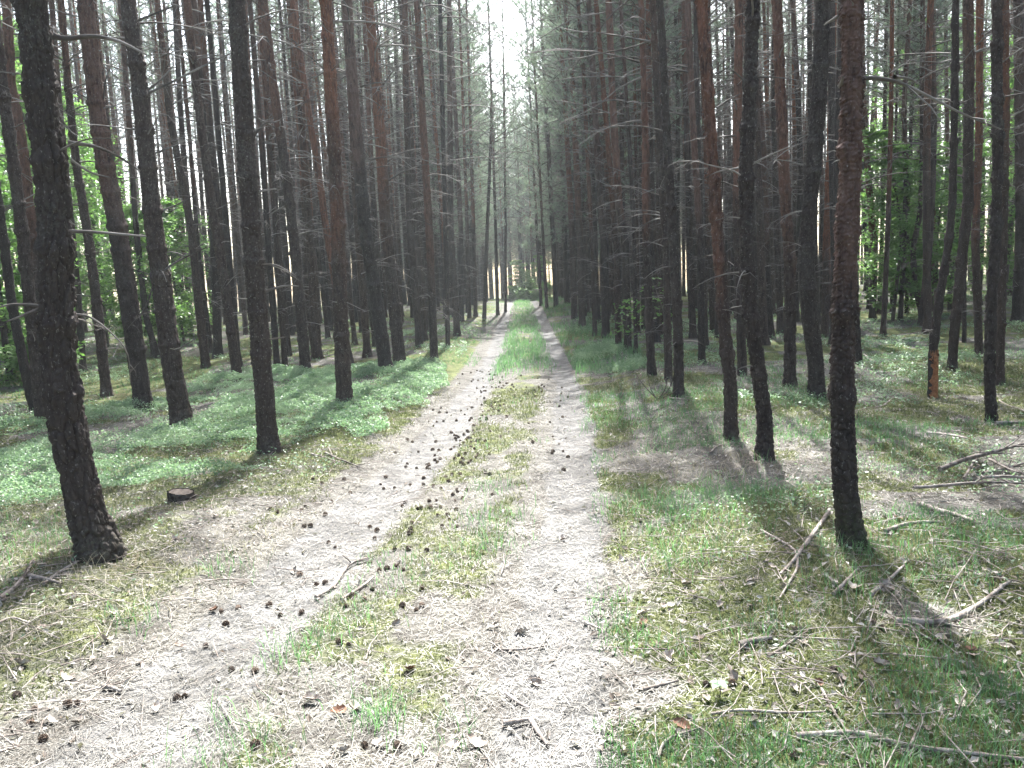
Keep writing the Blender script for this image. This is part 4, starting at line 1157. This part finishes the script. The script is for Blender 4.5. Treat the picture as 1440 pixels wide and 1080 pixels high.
# ------------------------------------------------------------------ pine cones
def cone_mesh(seed):
    r_ = np.random.default_rng(seed); mb = MB()
    L, W = .050, .021
    t = np.linspace(0, 1, 9); core = np.stack([0 * t, 0 * t, t * L], -1)
    mb.add(*tube(core, W * .62 * np.sin(math.pi * np.clip(.12 + t * .84, 0, 1)) ** .8 + .001, 8))
    ns = 62
    for i in range(ns):
        f = (i + .5) / ns; a = i * 2.39996
        R_ = W * math.sin(math.pi * (.14 + .80 * f)) ** .75
        z = f * L * .94; op = (.010 + .008 * math.sin(math.pi * f)) * r_.uniform(.8, 1.2)
        tilt = .25 + .9 * f
        u = np.array([math.cos(a), math.sin(a), 0]); v_ = np.array([-math.sin(a), math.cos(a), 0]); up = np.array([0, 0, 1.])
        b0 = u * R_ * .45 + up * z; d = u * math.cos(tilt) + up * math.sin(tilt); nn = np.cross(d, v_)
        tip = b0 + d * (R_ * .55 + op * .75); w = .0062
        V = [b0 - v_ * w * .6, b0 + v_ * w * .6, tip + v_ * w - d * .002, tip - v_ * w - d * .002, tip + d * .0025, tip - nn * .004]
        mb.add(V, [[0, 1, 2], [0, 2, 3], [3, 2, 4], [3, 5, 2], [3, 4, 5], [4, 2, 5]])
    # lying on its side, centred
    V = np.concatenate(mb.V); V = np.stack([V[:, 2] - L / 2, V[:, 1], V[:, 0]], -1)
    return mesh('pine_cone', V, [np.concatenate(f) for f in mb.F.values()], M_CONE, False)
CONES = [cone_mesh(s) for s in (1, 2, 3, 4)]
# cones one by one where the photograph shows them (pixel) ...
CP = [(312,862),(336,859),(318,881),(289,913),(360,947),(326,945),(260,982),(249,988),(62,1045),(110,993),(50,1000),(95,995),(44,1023),(24,981),(557,799),(567,803),(555,776),(486,856),(495,840),(477,907),(491,911),(524,832),(513,845),
      (545,803),(520,795),(534,804),(586,861),(594,855),(566,855),(594,830),(574,775),(600,777),(462,765),(471,772),(422,811),(445,826),(457,822),(378,854),(394,868),(425,864),(380,718),(390,722),(430,714),(458,726),(428,742),(437,741),(425,720),(572,950),(1116,1071),(1029,965),(994,965),(1228,880),(1240,888),(1171,945),(360,1052),(513,1052),(560,1056),(440,675),(453,682),(467,706),(484,676),(492,694),(493,695),(600,660),(604,661),(596,674),(535,682),(540,689),(555,688),(543,673),(595,683),(632,679),(642,690),(610,685),(620,689),(640,705),(650,702),(566,714),(588,717),(606,715),(620,715),(630,726),(615,726),(592,717),(578,747),(580,750),(520,744),(530,748),(527,760),(632,732),(622,742),(643,742),(570,708),(656,691),(689,669),(688,640),(648,652),(660,652),(672,640),(600,655)]
cones = [(ground_pt(u, v)[:2], u, v) for u, v in CP]
# ... and the dense belts on the edge of the middle strip farther off
clusters = [(655,632,34,14,24),(675,590,26,14,24),(690,575,14,6,24),(700,545,22,9,26),(730,540,30,9,18),(690,530,20,6,12),(630,650,30,14,14),(650,615,15,6,14),(760,560,25,10,6),(790,590,20,25,8),(780,640,20,25,6),(600,700,45,30,14),(615,600,25,25,8),(745,510,14,6,6)]
for u0, v0, su, sv, n in clusters:
    for _ in range(n):
        u, v = rng.normal(u0, su), rng.normal(v0, sv)
        cones.append((ground_pt(u, v)[:2], u, v))
cones = cones[:300]
near_lab = {0:'pine cone on the left wheel track beside a brown leaf, left of a close pair',1:'pine cone right of the close pair on the left wheel track',2:'pine cone just below the close pair of cones on the left wheel track',3:'lone pine cone in the middle of the pale left wheel track',4:'lone pine cone at the right side of the left wheel track near the bottom',5:'small pine cone left of the lone cone near the middle strip',
            6:'pine cone touching another near the bottom of the left wheel track, right one',7:'pine cone touching another near the bottom of the left wheel track, left one',8:'pine cone nearest the bottom left picture corner',47:'lone pine cone in the pale moss of the middle strip bottom',48:'pine cone at the very bottom of the right foreground moss',49:'pine cone under the green seedling in the right foreground, right one',50:'pine cone under the green seedling in the right foreground, left one',51:'pine cone in the moss below the long curved branch, left one',52:'pine cone in the moss below the long curved branch, right one',53:'pine cone in the right foreground moss under the stout pinkish piece'}
for q, ((x, y), u, v) in enumerate(cones):
    s = rng.uniform(.40, .64) * (1.0 if y < 7 else 1.1)
    o = obj('pine_cone', CONES[q % 4]); o.scale = (s * rng.uniform(.75, 1.0), s * 1.1, s * 1.1)
    o.location = (x, y, float(terrain(x, y)) + .019 * s)
    o.rotation_euler = (rng.uniform(0, 6.28), rng.normal(0, .35), rng.uniform(0, 6.28))
    if q in near_lab: lab = near_lab[q]; g = 'pine cones on the ground'
    elif y > 8.2: lab, g = 'small dark pine cone among many on the distant part of the track', 'cones on the distant track'
    elif x - float(xc(y)) < -1.25: lab, g = 'dark pine cone in the litter along the left edge of the left wheel track', 'cones left of the left wheel track'
    elif x - float(xc(y)) < -.55: lab, g = 'dark open pine cone lying on the near left wheel track among others', 'cones on the near left wheel track'
    elif x - float(xc(y)) < .6: lab, g = 'dark open pine cone on the near mossy middle strip among others', 'cones on the near middle strip'
    else: lab, g = 'dark pine cone right of the middle strip on the near track', 'cones right of the middle strip'
    tag(o, lab, 'pine cone', g)

# ------------------------------------------------------------------ dry leaves
def leaf_mesh(seed, mat):
    r_ = np.random.default_rng(seed); t = np.linspace(0, 1, 11); L = .075
    lob = 1 + .22 * np.sin(t * 22 + r_.uniform(0, 6))
    wv = .021 * np.sin(math.pi * np.clip(t ** .8 * .95 + .03, 0, 1)) * lob
    c = np.stack([(t - .5) * L, .004 * np.sin(t * 5), .022 * (t - .5) ** 2 * 4 * r_.uniform(.2, 1.3)], -1)
    cu = r_.uniform(.2, 1.0)
    rows = []
    for f in (-1, -.5, 0, .5, 1): rows.append(c + np.stack([0 * t, wv * f, abs(f) ** 1.6 * wv * cu + r_.normal(0, .0012, 11)], -1))
    V = np.concatenate(rows); F = np.array([[r * 11 + k, r * 11 + k + 1, (r + 1) * 11 + k + 1, (r + 1) * 11 + k] for r in range(4) for k in range(10)])
    return mesh('dry_leaf', V, F, mat, True)
LEAVES = [leaf_mesh(s, M_LEAF) for s in range(5)] + [leaf_mesh(9, M_BROWNLEAF)]
LP = [(130,928,0),(90,955,0),(415,805,0),(300,860,5),(220,1000,0),(75,1022,0),(110,1020,0),(1055,820,0),(908,868,0),(930,862,0),(945,858,0),(905,880,5),(968,824,0),(1160,818,0),(1170,825,0),(1085,798,0),(1075,795,0),(940,925,0),(945,935,0),(980,905,0),(960,880,0),(975,835,0),(1010,855,0),(1055,858,0),(1240,945,0),(1195,930,0),(1178,960,0),(1150,965,5),(1115,975,0),(1060,1022,0),(960,1030,5),(955,1035,0),(990,990,0),(1030,955,0),(1368,920,5),(1370,925,0),(1330,900,0),(1325,905,0),(1255,835,0),(1245,830,0),(1260,840,0),(1200,830,0),(1420,910,0),(1410,912,0),(1265,1000,0),(1260,735,5),(1245,733,0),(1050,720,0),(1035,735,0),(560,795,0),(780,830,0),(790,760,0),(700,880,0),(500,1005,0),(485,1065,0),(535,1050,0),(480,1010,5),(440,990,0),(555,880,0),(575,945,5),(640,1055,0),(670,1050,0),(750,965,0),(735,895,0),(1120,890,0),(1130,910,0),(870,790,0),(885,740,0),(900,735,0),(875,775,0),(1350,1000,0),(1300,1030,0),(1390,960,0),(60,890,0),(30,940,0),(200,935,0),(150,905,0),(250,915,0),(10,760,0),(50,740,0),(180,760,0),(240,760,0),(300,730,0),(60,800,0),(105,845,0),(210,830,0),(160,868,0),(330,780,0)]
for q, (u, v, k) in enumerate(LP):
    p = ground_pt(u + rng.normal(0, 2), v + rng.normal(0, 2))
    o = obj('fallen_leaf', LEAVES[5] if k else LEAVES[q % 5]); s = rng.uniform(.65, 1.15); o.scale = (s * rng.uniform(.7, 1), s, s)
    o.location = (p[0], p[1], p[2] + .012); o.rotation_euler = (rng.normal(0, .35), rng.normal(0, .3), rng.uniform(0, 6.28))
    col = 'brown' if k else 'pale'
    if p[0] > 1.0: lab = col + ' curled dry leaf lying in the moss right of the track'; g = col + ' leaves right of the track'
    elif p[0] < -1.9: lab = col + ' curled dry leaf in the litter left of the track'; g = col + ' leaves left of the track'
    else: lab = col + ' dry leaf lying on the track itself'; g = col + ' leaves on the track'
    tag(o, lab, 'leaf', g)

# ------------------------------------------------------------------ haze
HZ = .0009
def haze_box():
    x0, x1, y0, y1, z0, z1 = -160, 160, -140, 180, -1.3, 21
    V = [(x0, y0, z0), (x1, y0, z0), (x1, y1, z0), (x0, y1, z0), (x0, y0, z1), (x1, y0, z1), (x1, y1, z1), (x0, y1, z1)]
    F = [[0, 3, 2, 1], [4, 5, 6, 7], [0, 1, 5, 4], [1, 2, 6, 5], [2, 3, 7, 6], [3, 0, 4, 7]]
    m = bpy.data.materials.new('haze'); m.use_nodes = True; t = m.node_tree; t.nodes.clear()
    o_ = t.nodes.new('ShaderNodeOutputMaterial'); v = t.nodes.new('ShaderNodeVolumePrincipled')
    v.inputs['Color'].default_value = (.84, .93, .95, 1); v.inputs['Density'].default_value = HZ; v.inputs['Anisotropy'].default_value = .25
    t.links.new(v.outputs[0], o_.inputs['Volume'])
    o = obj('haze', mesh('haze', V, np.array(F), m, False)); tag(o, 'pale bright air between the distant pines', 'haze', kind='stuff')
if HZ > 0: haze_box()

# ------------------------------------------------------------------ light
SUN_EL, SUN_AZ = R(54), R(4)
w = bpy.data.worlds.new('World'); scene.world = w; w.use_nodes = True
nt = w.node_tree; bg = nt.nodes['Background']
sky = nt.nodes.new('ShaderNodeTexSky'); sky.sky_type = 'NISHITA'; sky.sun_disc = False
sky.sun_elevation = SUN_EL; sky.sun_rotation = SUN_AZ; sky.air_density = 1.2; sky.dust_density = 4.0; sky.ozone_density = .6
nt.links.new(sky.outputs[0], bg.inputs['Color']); bg.inputs['Strength'].default_value = .15
sl = bpy.data.lights.new('Sun', 'SUN'); sl.energy = 4.5; sl.angle = R(.53); sl.color = (1, .985, .965)
so = bpy.data.objects.new('Sun', sl); COL.objects.link(so)
dv = Vector((-math.sin(SUN_AZ) * math.cos(SUN_EL), -math.cos(SUN_AZ) * math.cos(SUN_EL), -math.sin(SUN_EL)))
so.rotation_euler = dv.to_track_quat('-Z', 'Y').to_euler(); so.location = (0, 20, 30)

vs = scene.view_settings
vs.view_transform = 'Standard'; vs.look = 'None'; vs.exposure = 2.5; vs.gamma = 1.0
scene.render.engine = 'CYCLES'
cy = scene.cycles
cy.use_denoising = True
try: cy.denoiser = 'OPENIMAGEDENOISE'
except Exception: pass
cy.max_bounces = 8; cy.diffuse_bounces = 5; cy.transmission_bounces = 3; cy.glossy_bounces = 2; cy.volume_bounces = 0; cy.transparent_max_bounces = 4
cy.sample_clamp_indirect = 4.0
cy.use_adaptive_sampling = True; cy.adaptive_threshold = .02
